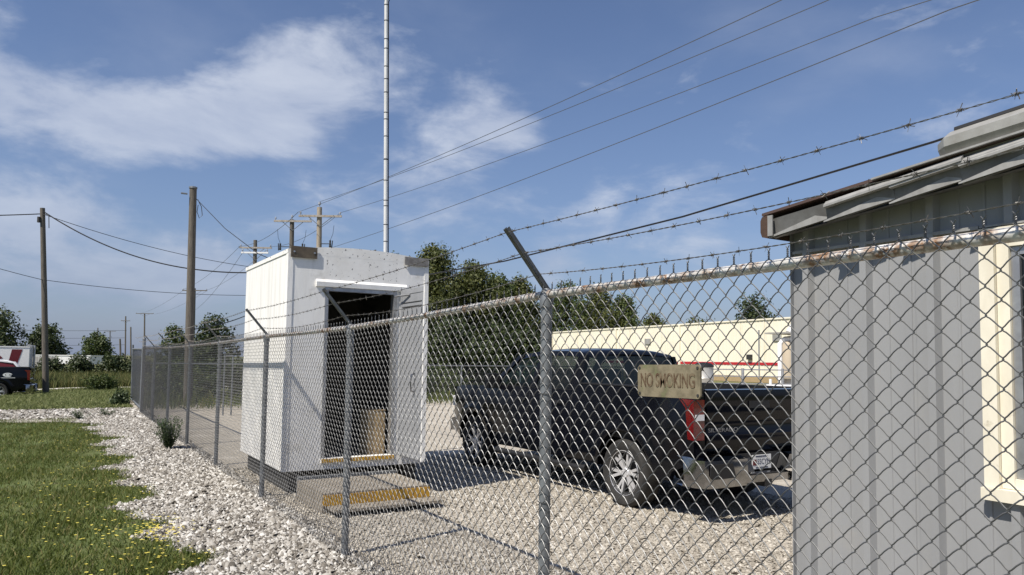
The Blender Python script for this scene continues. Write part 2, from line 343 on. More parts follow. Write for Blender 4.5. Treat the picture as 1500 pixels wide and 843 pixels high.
turf_m = mat('turf', (0.08, 0.115, 0.025), 0.95, 0, (0.125, 0.14, 0.045), 0.8, 0.35, 0.7, bump=0.02, bscale=25, col3=(0.12, 0.095, 0.055), scale3=4, lo3=0.54, hi3=0.72)
field_g = mat('field_turf', (0.10, 0.115, 0.035), 0.95, 0, (0.15, 0.14, 0.05), 0.35, bump=0.02, bscale=9)
soil_m = mat('gravel_bed', (0.13, 0.115, 0.095), 0.95, 0, (0.07, 0.06, 0.05), 60, bump=0.01, bscale=90)
yard_m = mat('yard_gravel', (0.55, 0.50, 0.415), 0.95, 0, (0.29, 0.255, 0.205), 70, 0.4, 0.62, bump=0.012, bscale=110, col3=(0.58, 0.53, 0.45), scale3=1.2, detail=3)
lane_m = mat('lane_gravel', (0.50, 0.465, 0.41), 0.95, 0, (0.30, 0.27, 0.225), 30, 0.42, 0.62, bump=0.012, bscale=60, col3=(0.40, 0.35, 0.28), scale3=0.9)
pave_m = mat('concrete_path', (0.62, 0.59, 0.53), 0.9, 0, (0.52, 0.49, 0.44), 2)
far = np.concatenate([[-3000, -800, -200, -60], np.arange(-30, 61, 1.5), [80, 200, 800, 3000]])
fay = np.concatenate([[-500, -60, -10], np.arange(0, 70, 1.5), [90, 140, 300, 1000, 4000]])
sheet('ground', field_g, far, fay, -0.02)
sheet('lawn', turf_m, np.arange(-30, 0.6, 0.5), np.arange(-4, 41.5, 0.5), 0.0)
sheet('gravel_strip', soil_m, np.linspace(0, 1, 12), np.arange(-3, 26.01, 0.1), 0.008,
      lambda X, Y, Z: (edge(Y)+(0.10-edge(Y))*X, Y, Z))
sheet('yard', yard_m, np.arange(0.0, 40.1, 1.0), np.arange(-6, 31.1, 1.0), 0.004)
def lane_fn(X, Y, Z):
    t = (Y-22)/5
    return X, 21.9 + 0.5*np.sin(X*0.9)*(1-t) + t*(26.4+0.15*np.sin(X*1.7)-21.9), Z
sheet('gravel_lane', lane_m, np.arange(-30, 0.3, 0.4), np.linspace(22, 27, 6), 0.012, lane_fn)
sheet('path', pave_m, np.arange(-30, 12.1, 1.5), np.array([42.6, 43.6]), 0.02)

# gravel stones: squashed, chipped little solids
def stones(name, m, xy, size, parent=None, z0=0.0, flat=0.6):
    n = len(xy)
    base = np.array([(1,0,0),(0.3,0.9,0.1),(-0.75,0.65,0),(-0.95,-0.3,0.1),(-0.1,-1,0),(0.7,-0.7,-0.05),(0.35,0.2,0.75),(-0.4,-0.1,0.7)], float)
    tris = np.array([(0,1,6),(1,2,6),(2,7,6),(2,3,7),(3,4,7),(4,5,7),(5,6,7),(5,0,6)])
    k = len(base); a = rng.uniform(0, 2*PI, n); s = size*rng.lognormal(0, 0.36, n)
    V = base[None] * (1+rng.uniform(-0.3, 0.3, (n, k, 3))); V[:, :, 2] *= flat*rng.uniform(0.7, 1.5, (n, 1)); V[:, :, 1] *= rng.uniform(0.6, 1.0, (n, 1))
    tx = rng.normal(0, 0.42, (n, 1)); ty = rng.normal(0, 0.42, (n, 1)); V[:, :, 2] += V[:, :, 0]*tx + V[:, :, 1]*ty
    ca, sa = np.cos(a)[:, None], np.sin(a)[:, None]
    x = V[:, :, 0]*ca - V[:, :, 1]*sa; y = V[:, :, 0]*sa + V[:, :, 1]*ca
    P = np.stack([x*s[:, None]+xy[:, :1], y*s[:, None]+xy[:, 1:2], V[:, :, 2]*s[:, None]+z0+rng.uniform(-0.1, 0.35, (n, 1))*size], -1)
    Fa = (tris[None] + (np.arange(n)*k)[:, None, None]).reshape(-1, 3)
    o = link(name, np_mesh(name, P.reshape(-1, 3), Fa, m), parent); o['kind'] = 'stuff'; return o
n = 64000
y = 3.0 + (26-3.0)*rng.random(n)**1.35; t = rng.random(n)
e = edge(y); x = e - 0.12 + (0.13-(e-0.12))*t
keep = (x > e + rng.normal(0, 0.05, n)); xy = np.stack([x, y], 1)[keep]
near = xy[:, 1] < 13
o = stones('limestone_chips', stone_m, xy, 0.0150, z0=0.006, flat=0.95); tag(o, 'pale limestone chips along the outside foot of the fence', 'gravel')
n = 105000; y = 2.2 + 9.5*rng.random(n)**1.2; x = 0.12 + 5.6*rng.random(n)**1.15
o = stones('pea_gravel', pebble_m, np.stack([x, y], 1), 0.0105, z0=0.005); tag(o, 'tan pea gravel covering the fenced yard', 'gravel')
n = 9000; x = -9 + 9.2*rng.random(n); y = 22.3 + 4.0*rng.random(n)
o = stones('lane_stones', stone_m, np.stack([x, y], 1), 0.028, z0=0.015); tag(o, 'white crushed stone on the lane past the fence corner', 'gravel')

# grass blades
def blades(name, m, xy, h, w, z, label, lean=0.5):
    n = len(xy); a = rng.uniform(0, 2*PI, n); hh = h*rng.lognormal(0, 0.3, n); ww = w*rng.uniform(0.6, 1.3, n)
    ln = rng.normal(0, lean, (n, 2))*hh[:, None]
    p = np.column_stack([xy, z]); d = np.column_stack([np.cos(a)*ww, np.sin(a)*ww, np.zeros(n)])
    mid = p + np.column_stack([ln*0.35, hh*0.6]); top = p + np.column_stack([ln, hh])
    V = np.stack([p-d, p+d, mid+d*0.7, top, mid-d*0.7], 1); Fb = np.arange(n)[:, None]*5
    Fa = np.concatenate([np.stack([0+Fb[:, 0], 1+Fb[:, 0], 2+Fb[:, 0]], 1), np.stack([Fb[:, 0], 2+Fb[:, 0], 4+Fb[:, 0]], 1), np.stack([4+Fb[:, 0], 2+Fb[:, 0], 3+Fb[:, 0]], 1)])
    o = link(name, np_mesh(name, V.reshape(-1, 3), Fa, m)); return tag(o, label, 'grass', kind='stuff')
n = 150000; y = 5.0 + 17.5*rng.random(n)**1.5; t = rng.random(n)
x = (edge(y)+0.06) - t*(3.0+0.12*y); k = (x < edge(y) + rng.normal(0.02, 0.05, n)); x, y = x[k], y[k]
clump = np.sin(x*3.1+y*1.3)*np.sin(y*2.3-x*1.7)
patch = np.sin(x*1.9+0.6)*np.sin(y*1.1+x*0.8)+0.5*np.sin(x*5.3-y*3.9)
k = (rng.random(len(x)) < 0.80+0.3*clump+np.minimum(0, patch+0.75)*0.9); x, y, clump = x[k], y[k], clump[k]
blades('lawn_grass', grass_m, np.stack([x, y], 1), 0.045+0.012*clump, 0.0045, np.zeros(len(x)), 'short green lawn with clover beside the gravel strip', 0.7)
n = 60000; y = 26.6 + 16*rng.random(n)**1.2; x = -14 + 15.8*rng.random(n); k = (x < 0.0) | (y > 31.5); x, y = x[k], y[k]
blades('far_lawn', mat('mown_blades', (0.09, 0.13, 0.03), 0.7, island=[(0.0, (0.13, 0.155, 0.05)), (0.7, (0.19, 0.215, 0.075)), (1.0, (0.27, 0.265, 0.12))], trans=0.3), np.stack([x, y], 1), np.full(len(x), 0.07), 0.014, terrain(x, y), 'mown lawn between the lane and the path', 0.7)
n = 60000; y = 44 + 26*rng.random(n)**1.4; x = -22 + 34*rng.random(n)
blades('tall_field_grass', field_m, np.stack([x, y], 1), np.full(len(x), 0.34), 0.02, terrain(x, y), 'tall dry meadow grass beyond the path', 0.25)
n = 9000; x = -13 + 8.4*rng.random(n); y = 27.0 + 6.5*rng.random(n); k = rng.random(n) < np.exp(-((x+8.5)/3.6)**2)
blades('ditch_weeds', field_m, np.stack([x, y], 1)[k], np.full(k.sum(), 0.42), 0.012, terrain(x, y)[k], 'rough weeds in front of the parked black pickup', 0.3)
n = 5000; y = 24.6 + 5.4*rng.random(n); x = 0.2 + 16*rng.random(n); y = 25.2 + 5*rng.random(n)
blades('yard_edge_weeds', grass_m, np.stack([x, y], 1), np.full(n, 0.35), 0.012, np.zeros(n), 'green weeds growing behind the back fence', 0.35)
# yellow flowers dotted over the lawn
n = 330; y = 6.0 + 14*rng.random(n)**1.6; x = edge(y) - np.abs(rng.normal(0, 0.75, n)) + 0.03
m_ = 150; y = np.concatenate([y, rng.normal(7.75, 0.32, m_)]); x = np.concatenate([x, -1.32 + rng.normal(0, 0.17, m_)])
hz = 0.045 + rng.random(len(x))*0.03; ang = np.linspace(0, 2*PI, 6, endpoint=False)
ring = np.stack([np.cos(ang), np.sin(ang), 0.25+0*ang], 1); r_ = 0.012*rng.uniform(0.7, 1.3, len(x))
V = np.concatenate([np.column_stack([x, y, hz])[:, None, :], np.column_stack([x, y, hz])[:, None, :] + ring[None]*r_[:, None, None]], 1)
Fa = np.array([(0, 1+i, 1+(i+1) % 6) for i in range(6)]); Fa = (Fa[None] + (np.arange(len(x))*7)[:, None, None]).reshape(-1, 3)
tag(link('yellow_flowers', np_mesh('yellow_flowers', V.reshape(-1, 3), Fa, flower_m)), 'tiny yellow flowers scattered through the lawn', 'flowers', kind='stuff')

# ------------------------------------------------------------------ foliage
def leaves(centres, radii, count, size, seed, shell=0.30, drop=0.12):
    """leaf quads through the volume of several ellipsoids, denser towards their skins, in small sprays"""
    g = np.random.default_rng(seed); centres = np.asarray(centres, float); radii = np.asarray(radii, float)
    w = radii.prod(1)**(2/3); w /= w.sum(); which = g.choice(len(centres), count//6, p=w)
    d = g.normal(size=(count//6, 3)); d /= np.linalg.norm(d, axis=1)[:, None]
    rr = (shell + (1-shell)*g.random(count//6)) * (1+g.normal(0, 0.10, count//6))
    P = centres[which] + d*radii[which]*rr[:, None]
    P = np.repeat(P, 6, 0) + g.normal(0, size*1.5, (len(P)*6, 3)); D = np.repeat(d, 6, 0)
    k = g.random(len(P)) > drop; P, D = P[k], D[k]; n = len(P)
    nrm = D*0.7 + g.normal(0, 0.6, (n, 3)) + np.array([0, 0, 0.35]); nrm /= np.linalg.norm(nrm, axis=1)[:, None]
    a = np.cross(nrm, g.normal(size=(n, 3))); a /= np.linalg.norm(a, axis=1)[:, None]; b = np.cross(nrm, a)
    s = size*g.uniform(0.6, 1.35, (n, 1))
    V = np.stack([P-a*s, P-b*s*0.55+nrm*s*0.12, P+a*s, P+b*s*0.55+nrm*s*0.12], 1).reshape(-1, 3)
    i = np.arange(n)*4; return V, np.stack([i, i+1, i+2, i+3], 1)
def tree(name, loc, h, w, m, label, seed, count=9000, leaf=0.11, low=0.12, lobes=16, group=None, trunk_r=None, cone=0.0, cat='tree'):
    g = np.random.default_rng(seed); t = thing(name, loc, label, cat, group)
    cs, rs = [], []
    for i in range(lobes):
        u = (i+0.5)/lobes; zz = h*(low + (0.93-low)*u); prof = math.sin(PI*min(1, 0.22+0.78*u))**0.7 if not cone else (1-u*cone)
        a = i*2.4 + g.uniform(-0.5, 0.5); rad = w/2*prof*g.uniform(0.35, 0.75)
        cs.append((rad*math.cos(a), rad*math.sin(a), zz)); q = w*g.uniform(0.18, 0.28)*(0.65+0.35*prof)
        rs.append((q, q, q*g.uniform(0.7, 1.0)))
    V, Fa = leaves(cs, rs, count, leaf, seed)
    link('crown', np_mesh('crown', V, Fa, m), t)
    mb = MB(); r_ = trunk_r or h*0.022
    mb.tube([(0, 0, -0.1), (0.02*h*g.normal(), 0.02*h*g.normal()*0.5, h*0.35), (0.02*h*g.normal(), 0.02*h*g.normal(), h*0.72)], [r_, r_*0.75, r_*0.35], 8)
    for c in cs[1::2]: mb.tube([(0, 0, c[2]*0.55), (c[0]*0.5, c[1]*0.5, c[2]*0.82), c], [r_*0.42, r_*0.28, r_*0.1], 5)
    part('trunk', mb, bark, t, world=False); return t
G1 = 'trees behind the yard'
for i, (x, y, h, w, m, lab) in enumerate([
    (15.9, 37.9, 8.4, 5.0, leaf_a, 'tallest olive green tree rising directly behind the white shelter'),
    (15.0, 41.5, 8.4, 2.4, leaf_b, 'narrow green tree peeking over the shelter roof corner'),
    (18.6, 38.0, 7.7, 4.6, leaf_a, 'broad olive tree standing next to the tallest tree behind the yard'),
    (20.6, 38.8, 7.1, 4.4, leaf_b, 'green tree behind the tall post with the barbed wire arm'),
    (22.2, 38.6, 6.9, 3.6, leaf_a, 'olive tree just before the end of the cream building')]):
    tree('leafy_tree', (x, y, 0), h, w, m, lab, 20+i, 34000 if w > 3 else 12000, 0.085, 0.04, 26, G1)
for i, (x, y, h, w, m, lab) in enumerate([
    (58.6, 97.0, 13.2, 11.0, leaf_a, 'tall olive tree behind the end of the cream building'), (64.5, 92.5, 13.9, 10.5, leaf_b, 'broad green tree behind the cream building above the truck cab'),
    (69.0, 90.0, 13.6, 9.5, leaf_a, 'olive tree behind the cream building roof next to the broad green one'), (73.2, 89.0, 12.2, 7.0, leaf_b, 'shorter green tree at the end of the tall trees behind the cream building'), (77.2, 86.6, 9.2, 6.0, leaf_a, 'low tree just showing over the cream building roof')]):
    tree('leafy_tree', (x, y, 0), h, w, m, lab, 30+i, 14000, 0.2, 0.1, 24, 'trees behind the cream building')
BUSH = ('dark leafy bush behind the shelter, under the narrow green tree', 'dark leafy bush at the foot of the tallest olive tree', 'dark leafy bush in front of the broad olive tree', 'dark leafy bush at the end of the row, next to the truck cab')
for i, (x, y, h, w, m) in enumerate([(12.6, 36.0, 3.4, 4.4, leaf_c), (15.6, 35.0, 3.8, 4.4, leaf_c), (18.6, 35.4, 3.8, 4.6, leaf_c), (20.8, 35.6, 3.4, 3.6, leaf_c)]):
    tree('understorey_bush', (x, y, 0), h, w, m, BUSH[i], 60+i, 15000, 0.09, 0.02, 18, 'bushes under the trees', 0.06, cat='bush')
tree('leafy_tree', (80.0, 80.0, 0), 8.6, 7.0, leaf_a, 'thin olive tree behind the cream building roof', 42, 4000, 0.22, 0.1, 12)
tree('leafy_tree', (86.0, 74.0, 0), 12.2, 9.5, leaf_c, 'dark round tree rising behind the cream building', 43, 7000, 0.22, 0.1, 16)
for i, (x, y, h, w, m, lab, lf) in enumerate([(-8.5, 109, 6.9, 7.5, leaf_c, 'tall dark tree behind the white box truck', 0.2), (-3.6, 113, 5.4, 6.5, leaf_c, 'dark spreading tree just beside the leaning service pole', 0.2),
    (3.2, 137, 5.0, 5.6, leaf_b, 'round green tree standing alone among the distant utility poles', 0.2), (7.2, 76.4, 4.5, 3.6, leaf_b, 'light feathery tree behind the fence corner', 0.12),
    (6.6, 51.5, 4.6, 3.4, leaf_c, 'dark open tree between the bare pole and the shelter', 0.10), (9.3, 70.0, 3.2, 3.6, leaf_c, 'low dark tree behind the bare pole', 0.12)]):
    tree('distant_tree', (x, y, 0), h, w, m, lab, 80+i, 4500, lf, 0.14, 15, 'trees on the far side of the meadow')
for i in range(12):
    tree('hedge_bush', (-11+2.1*i+random.uniform(-.3, .3), 66+random.uniform(-1, 1), 0), 1.25+random.uniform(-.2, .25), 2.7, leaf_c, 'dark bush in the long hedge across the meadow', 120+i, 3000, 0.10, 0.02, 10, 'hedge bushes across the meadow', 0.03, cat='bush')
for i in range(7):
    tree('yard_shrub', (1.6+1.75*i, 28.6+random.uniform(-.6, .6), 0), 1.5+random.uniform(-.3, .3), 2.4, leaf_c if i % 2 else leaf_b, 'dense shrub growing behind the back fence of the yard', 150+i, 3500, 0.06, 0.02, 12, 'shrubs behind the back fence', 0.03, cat='shrub')
tree('round_bush', (-0.25, 40.6, 0), 0.62, 1.5, leaf_b, 'round green bush standing alone at the path', 171, 2500, 0.06, 0.02, 12, None, 0.02, cat='bush')
tree('gate_weeds', (-0.30, 28.0, 0), 0.42, 0.6, leaf_w, 'bushy weeds growing against the open gate leaf', 172, 1800, 0.04, 0.05, 10, None, 0.01, cat='weed')
# upright weed in the gravel by the fence
def weed(name, loc, h, w, n_stem, label, seed):
    g = random.Random(seed); t = thing(name, loc, label, 'weed'); st = MB(); lv = MB()
    for i in range(n_stem):
        a = g.uniform(0, 2*PI); s = g.uniform(0.2, 1)*w/2; hh = h*g.uniform(0.6, 1.05)
        P = [(0, 0, -0.01), (s*0.62*math.cos(a), s*0.62*math.sin(a), hh*0.42), (s*math.cos(a), s*math.sin(a), hh)]
        st.tube(P, [0.004, 0.003, 0.0015], 4)
        for k in range(16):
            u = 0.15+0.85*k/16; q = Vector(P[1]).lerp(Vector(P[2]), (u-.5)*2) if u > .5 else Vector(P[0]).lerp(Vector(P[1]), u*2)
            b = g.uniform(0, 2*PI); d = Vector((math.cos(b), math.sin(b), g.uniform(0.2, 0.9))).normalized(); ln = g.uniform(0.05, 0.10); side = d.cross(Vector((0, 0, 1))).normalized()*0.012
            lv.add([q, q+d*ln*0.5+side, q+d*ln, q+d*ln*0.5-side], [(0, 1, 2, 3)])
    part('stem', st, leaf_w, t, world=False); part('foliage', lv, leaf_w, t, world=False, fix=False)
weed('upright_weed', (-0.36, 14.6, 0.01), 0.58, 0.66, 60, 'upright green weed growing in the pale gravel beside the fence', 5)
weed('upright_weed', (-1.6, 22.3, 0.01), 0.22, 0.7, 14, 'low flat weed clump at the edge of the gravel lane', 6)
weed('upright_weed', (-0.95, 23.2, 0.01), 0.16, 0.5, 10, 'small weed tuft in the gravel near the fence corner', 8)

# ------------------------------------------------------------------ near chain-link fence
S = 3.0; Y0 = 3.145
RAIL = [(-5.86, 2.05), (-2.86, 2.05), (0.145, 2.045), (3.145, 2.03), (6.145, 1.95), (9.145, 1.935), (12.145, 1.90), (15.145, 1.878), (18.145, 1.868), (21.145, 1.878), (24.05, 1.89)]
def rail_z(y):
    return float(np.interp(y, [a for a, b in RAIL], [b for a, b in RAIL]))
fence = thing('chain_link_fence', (0, 12, 0), 'long galvanised chain-link fence topped with three strands of barbed wire', 'fence')
PR = 0.030
for i, (y, z) in enumerate(RAIL):
    if y < -0.5: continue
    corner = i == len(RAIL)-1
    mb = MB(); top = z-0.02 if not corner else 2.16
    mb.tube([(0, y, -0.25), (0, y, top)], PR if not corner else 0.045, 16)
    if corner: mb.lathe([(0.05, 2.14), (0.05, 2.17), (0.035, 2.20), (0.0, 2.215)], 12, (0, y, 0))
    po = part('post', mb, galv_post, fence, smooth=True)
    if not corner:
        cp = MB(); cp.lathe([(0.034, z-0.07), (0.036, z-0.06), (0.036, z-0.015), (0.030, z+0.015), (0.024, z+0.03)], 14, (0, y, 0))
        part('post_cap', cp, galv_post, po, smooth=True)
        # angled arm: an open pressed channel carrying the barbed wire
        a0 = Vector((0.0, y, z+0.01)); a1 = Vector((-0.258, y, z+0.315)); d = (a1-a0).normalized(); nrm = Vector((0, 1, 0)).cross(d)
        am = MB()
        for (o1, o2, w1, w2) in ((0, 0, 0.030, 0.004), (-0.014, 0.010, 0.004, 0.022), (0.014, 0.010, 0.004, 0.022)):
            c = (a0+a1)/2 + Vector((0, o1, 0)) + nrm*o2; R_ = Matrix((Vector((0, 1, 0)), nrm, d)).transposed()
            am.cbox(c, (w1, w2, (a1-a0).length), R_)
        part('barb_arm', am, arm_m, po)
    for zz in (0.35, 0.95, 1.5):
        tie = MB(); tie.tube([((PR+0.004)*math.cos(a)-0.002, y+(PR+0.003)*math.sin(a), zz+0.02*math.sin(a*0.5)) for a in np.linspace(0.3, 2*PI-0.3, 12)], 0.0022, 5)
        part('tie_wire', tie, galv, po, smooth=True)
for (ya, za), (yb, zb) in zip(RAIL[2:-1], RAIL[3:]):
    mb = MB(); mb.tube([(0, ya-0.02, za), (0, (ya+yb)/2, (za+zb)/2-0.004), (0, yb-0.025, zb)], 0.0215, 14); part('top_rail', mb, rail_m, fence, smooth=True)
mb = MB(); mb.tube([(0, -2.86, 2.05), (0, 0.12, 2.045)], 0.0215, 14); part('top_rail', mb, rail_m, fence, smooth=True)

PW, VP = 0.0392, 0.0785                                # column pitch and height of one diamond
NH = 51                                                 # half diamonds from bottom to top
def wire_path(variant, fine=True):
    pts = []
    us = (0.0, 0.07, 0.2, 0.5, 0.8, 0.93) if fine else (0.0, 0.5)
    for k in range(NH):
        ya = PW*((k+variant) % 2); yb = PW - ya; rising = yb > ya
        for u in us:
            yy = ya + (yb-ya)*u; zz = (k+u)*VP/2
            # rounded hooks at the ends of each leg
            if fine and u in (0.0,): yy = ya + (0.0016 if not (ya == 0) else -0.0016)
            if fine and u in (0.07, 0.93): zz += (0.0022 if u < 0.5 else -0.0022)
            s_ = math.sin(PI*u); xx = (0.0034 if rising else -0.0038)*s_
            if not rising and fine: yy += 0.0012*s_; zz += 0.0010*s_
            pts.append((xx, yy, zz))
    pts.append((0, PW*((NH+variant) % 2), NH*VP/2)); return pts
def wire_mesh(variant):
    mb = MB(); mb.tube(wire_path(variant), 0.0022, 6)
    if variant == 0:                                    # the two wire ends twisted together above the rail
        for ph in (0, PI):
            P = [(0.0022*math.cos(ph+a), PW+0.0024*math.sin(ph+a), NH*VP/2 - 0.004 + 0.028*a/(4.2*PI)) for a in np.linspace(0, 4.2*PI, 18)]
            P.append((0.004*math.cos(ph), PW+0.009*math.cos(ph), NH*VP/2+0.034)); mb.tube(P, 0.0018, 5)
    return mb.mesh('mesh_wire', galv, True)
WM = (wire_mesh(0), wire_mesh(1)); MX = -0.0345
y = 0.42; j = 0
while j < 300:
    link('mesh_wire', WM[j % 2], fence, (MX, y-12, rail_z(y+PW/2) + 0.019 - NH*VP/2)); y += PW; j += 1
# beyond that the diamonds are too small to tell apart: one joined piece with the same weave
Vs, Fs, o_ = [], [], 0
cache = []
for v in (0, 1):
    mb = MB(); mb.tube(wire_path(v, False), 0.0023, 4)
    if v == 0: mb.tube([(0, PW, NH*VP/2-0.01), (0.002, PW, NH*VP/2+0.032)], 0.0030, 4)
    tri = []
    for f in mb.f:
        tri.append(f[:3]); 
        if len(f) == 4: tri.append((f[0], f[2], f[3]))
    cache.append((np.array([tuple(q) for q in mb.v]), np.array(tri)))
while y < 24.0:
    V, Fa = cache[j % 2]; Vs.append(V + np.array([MX, y-12, rail_z(y+PW/2)+0.019-NH*VP/2])); Fs.append(Fa+o_); o_ += len(V); y += PW; j += 1
o = link('far_mesh_wires', np_mesh('far_mesh_wires', np.concatenate(Vs), np.concatenate(Fs), galv), fence); o['kind'] = 'stuff'
# barbed wire: two strands twisted, four-point barbs every five inches
bb = MB()
for s_ in (0, 1):
    bb.tube([(0.0042*math.cos(a+s_*2.5), 0.006*s_-0.004+0.0035*a/PI, 0.0042*math.sin(a+s_*2.5)) for a in np.linspace(0, 3.6*PI, 14)], 0.0011, 4)
    a = 0.6+s_*1.5; d = Vector((math.cos(a), 0.35*(-1)**s_, math.sin(a))).normalized()
    bb.tube([-d*0.017+Vector((0, 0.005*s_, 0)), d*0.019+Vector((0, 0.005*s_, 0))], [0.0005, 0.0012] if s_ else [0.0012, 0.0006], 4)
BARB = bb.mesh('barb', barb_m)
for w_, (fx, fz) in enumerate(((-0.246, 0.30), (-0.149, 0.203), (-0.051, 0.102))):
    ys = np.arange(-2.8, 24.0, 0.016)
    def zc(y): 
        u = ((y-Y0) % S)/S; return rail_z(y) + fz - 0.028*4*u*(1-u)*(0.6+0.5*w_)
    P0 = [(fx, q, zc(q)) for q in ys if q < 11.0]; mb = MB()
    for s_ in (0, PI): mb.tube([(p[0]+0.0016*math.cos(p[1]*95+s_), p[1], p[2]+0.0016*math.sin(p[1]*95+s_)) for p in P0], 0.0013, 4)
    mb.tube([(fx, q, zc(q)) for q in np.arange(10.95, 24.1, 0.25)], 0.0026, 4)
    far_y = [q for q in np.arange(11.1, 23.9, 0.13)]
    for q in far_y:
        c = Vector((fx, q, zc(q))); d = Vector((0.4, 0.2, random.choice((1, -1)))).normalized()*0.018; mb.tube([c-d, c+d], 0.0016, 3); d2 = Vector((1, -0.3, 0.4)).normalized()*0.016; mb.tube([c-d2, c+d2], 0.0016, 3)
    bw = part('barbed_wire', mb, barb_m, fence)
    q = 0.3+0.04*w_
    while q < 11.0:
        b_ = link('barb', BARB, bw, (fx, q-12, zc(q)), (random.uniform(-.2, .2), random.uniform(0, 2*PI), random.uniform(-.2, .2))); q += 0.133*random.uniform(0.9, 1.1)

# open gate leaf beyond the fence corner, and the back fence
gate = thing('open_gate', (0.05, 26.8, 0), 'open chain-link gate leaf folded back beyond the fence corner', 'gate')
def link_panel(P0, P1, z0, z1, wsp, r):
    P0, P1 = Vector(P0), Vector(P1); L_ = (P1-P0).length; d = (P1-P0)/L_; mb = MB(); n_ = int((L_+z1-z0)/wsp)
    for sgn in (1, -1):
        for i in range(n_):
            s0 = i*wsp - (z1-z0 if sgn > 0 else 0); a, b = (s0, z0), (s0+(z1-z0)*sgn, z1)
            if sgn < 0: a, b = (i*wsp, z0), (i*wsp-(z1-z0), z1)
            # clip to the panel
            def cl(p, q, lim, lower):
                t_ = (lim-p[0])/(q[0]-p[0]); return (lim, p[1]+(q[1]-p[1])*t_)
            lo_, hi_ = (a, b) if a[0] < b[0] else (b, a)
            if hi_[0] <= 0 or lo_[0] >= L_: continue
            if lo_[0] < 0: lo_ = cl(lo_, hi_, 0, True)
            if hi_[0] > L_: hi_ = cl(lo_, hi_, L_, False)
            mb.tube([P0+d*lo_[0]+Vector((0, 0, lo_[1])), P0+d*hi_[0]+Vector((0, 0, hi_[1]))], r, 3, cap=False)
    return mb
for (a, b) in (((0.0, 24.35, 0.12), (0.0, 24.35, 1.9)), ((0.14, 29.3, 0.12), (0.10, 29.1, 2.05)), ((0.0, 24.35, 0.15), (0.14, 29.3, 0.15)), ((0.0, 24.35, 1.87), (0.1, 29.1, 1.9))):
    mb = MB(); mb.tube([a, b], 0.03, 10); part('gate_frame', mb, galv_post, gate, smooth=True)
o = part('gate_mesh', link_panel((0, 24.4, 0), (0.12, 29.2, 0), 0.15, 1.87, 0.08, 0.0018), galv, gate); o['kind'] = 'stuff'
mb = MB(); mb.box((-0.04, 29.2, 0.0), (0.3, 29.42, 0.09)); part('gate_stop', mb, concrete, gate)
bf = thing('back_fence', (7, 24.4, 0), 'low chain-link fence along the back of the gravel yard', 'fence')
for k in range(8):
    mb = MB(); mb.tube([(0.3+k*2.6, 24.4, -0.2), (0.3+k*2.6, 24.4, 1.46)], 0.03, 10); part('post', mb, galv_post, bf, smooth=True)
mb = MB(); mb.tube([(0.05, 24.4, 1.45), (18.6, 24.4, 1.45)], 0.02, 8); part('top_rail', mb, galv_post, bf, smooth=True)
o = part('mesh_panel', link_panel((0.1, 24.43, 0), (18.5, 24.43, 0), 0.04, 1.45, 0.08, 0.0018), galv, bf); o['kind'] = 'stuff'
for k, x_ in enumerate((1.92, 2.14)):
    mb = MB(); mb.tube([(x_, 22.2, -0.1), (x_, 22.2, 1.72)], 0.022, 8)
    if k == 0: mb.tube([(1.92, 22.2, 1.70), (2.14, 22.2, 1.70)], 0.02, 8)
    if k == 0: hp = thing('pipe_hoop', (2.03, 22.2, 0), 'slim galvanised pipe hoop standing in the gravel behind the fence', 'post')
    part('upright', mb, galv_post, hp, smooth=True)

# sign wired to the fence
sg = thing('no_smoking_sign', (-0.062, 2.186, 1.612), 'weathered tan NO SMOKING sign wired to the chain-link mesh', 'sign')
mb = MB(); c_ = 0.012; W2, H2 = 0.177, 0.0655
mb.prism([(-W2+c_, -H2), (W2-c_, -H2), (W2, -H2+c_), (W2, H2-c_), (W2-c_, H2), (-W2+c_, H2), (-W2, H2-c_), (-W2, -H2+c_)], -0.004, 0.004, 'X')
part('board', mb, sign_m, sg, world=False)
text('lettering', 'NO SMOKING', 0.078, sign_txt, sg, axes((0, -1, 0), (0, 0, 1), (-1, 0, 0), (-0.0055, 0.004, 0.0)), 0.0004, 0.63, 0.0011)
for sy in (-1, 1):
    for sz in (-1, 1):
        mb = MB(); mb.lathe([(0.006, -0.0065), (0.006, 0.02)], 8, (0, sy*(W2-0.013), sz*(H2-0.013)), 'X'); part('bolt', mb, dark_m, sg, world=False)
sg.rotation_euler = (math.radians(-0.8), 0, 0)

# ------------------------------------------------------------------ white equipment shelter
HX0, HX1, HY0, HY1, HZ0, HZ1 = 0.25, 2.155, 9.21, 11.62, 0.28, 3.04
DX0, DX1, DZ0, DZ1 = 0.72, 1.70, 0.42, 2.585
hut = thing('equipment_shelter', (1.2, 10.4, 0), 'white painted equipment shelter with its door standing open', 'shelter')
def crown(x): return HZ1 + 0.075*(1-((x-(HX0+HX1)/2)/((HX1-HX0)/2))**2)
mb = MB(); mb.box((HX0, HY0+0.004, HZ0), (HX0+0.07, HY1, HZ1-0.05)); part('side_wall', mb, hut_side, hut)
mb = MB(); mb.box((HX1-0.07, HY0+0.004, HZ0), (HX1, HY1, HZ1-0.05)); part('side_wall', mb, hut_side, hut)
mb = MB(); mb.box((HX0+0.07, HY1-0.07, HZ0), (HX1-0.07, HY1-0.002, HZ1-0.05)); part('back_wall', mb, hut_w, hut)
fw = MB(); T = 0.07
fw.box((HX0+0.005, HY0, HZ0), (DX0, HY0+T, HZ1-0.0522)); fw.box((DX1, HY0, HZ0), (HX1-0.005, HY0+T, HZ1-0.0522)); fw.box((DX0, HY0, HZ0), (DX1, HY0+T, DZ0-0.06))
fwall = part('front_wall', fw, hut_w, hut)
mb = MB(); mb.box((DX0, HY0, DZ1), (DX1, HY0+T, HZ1-0.0522)); part('lintel_wall', mb, hut_spot, hut)
rf = MB(); xs = np.linspace(HX0-0.012, HX1+0.012, 17)
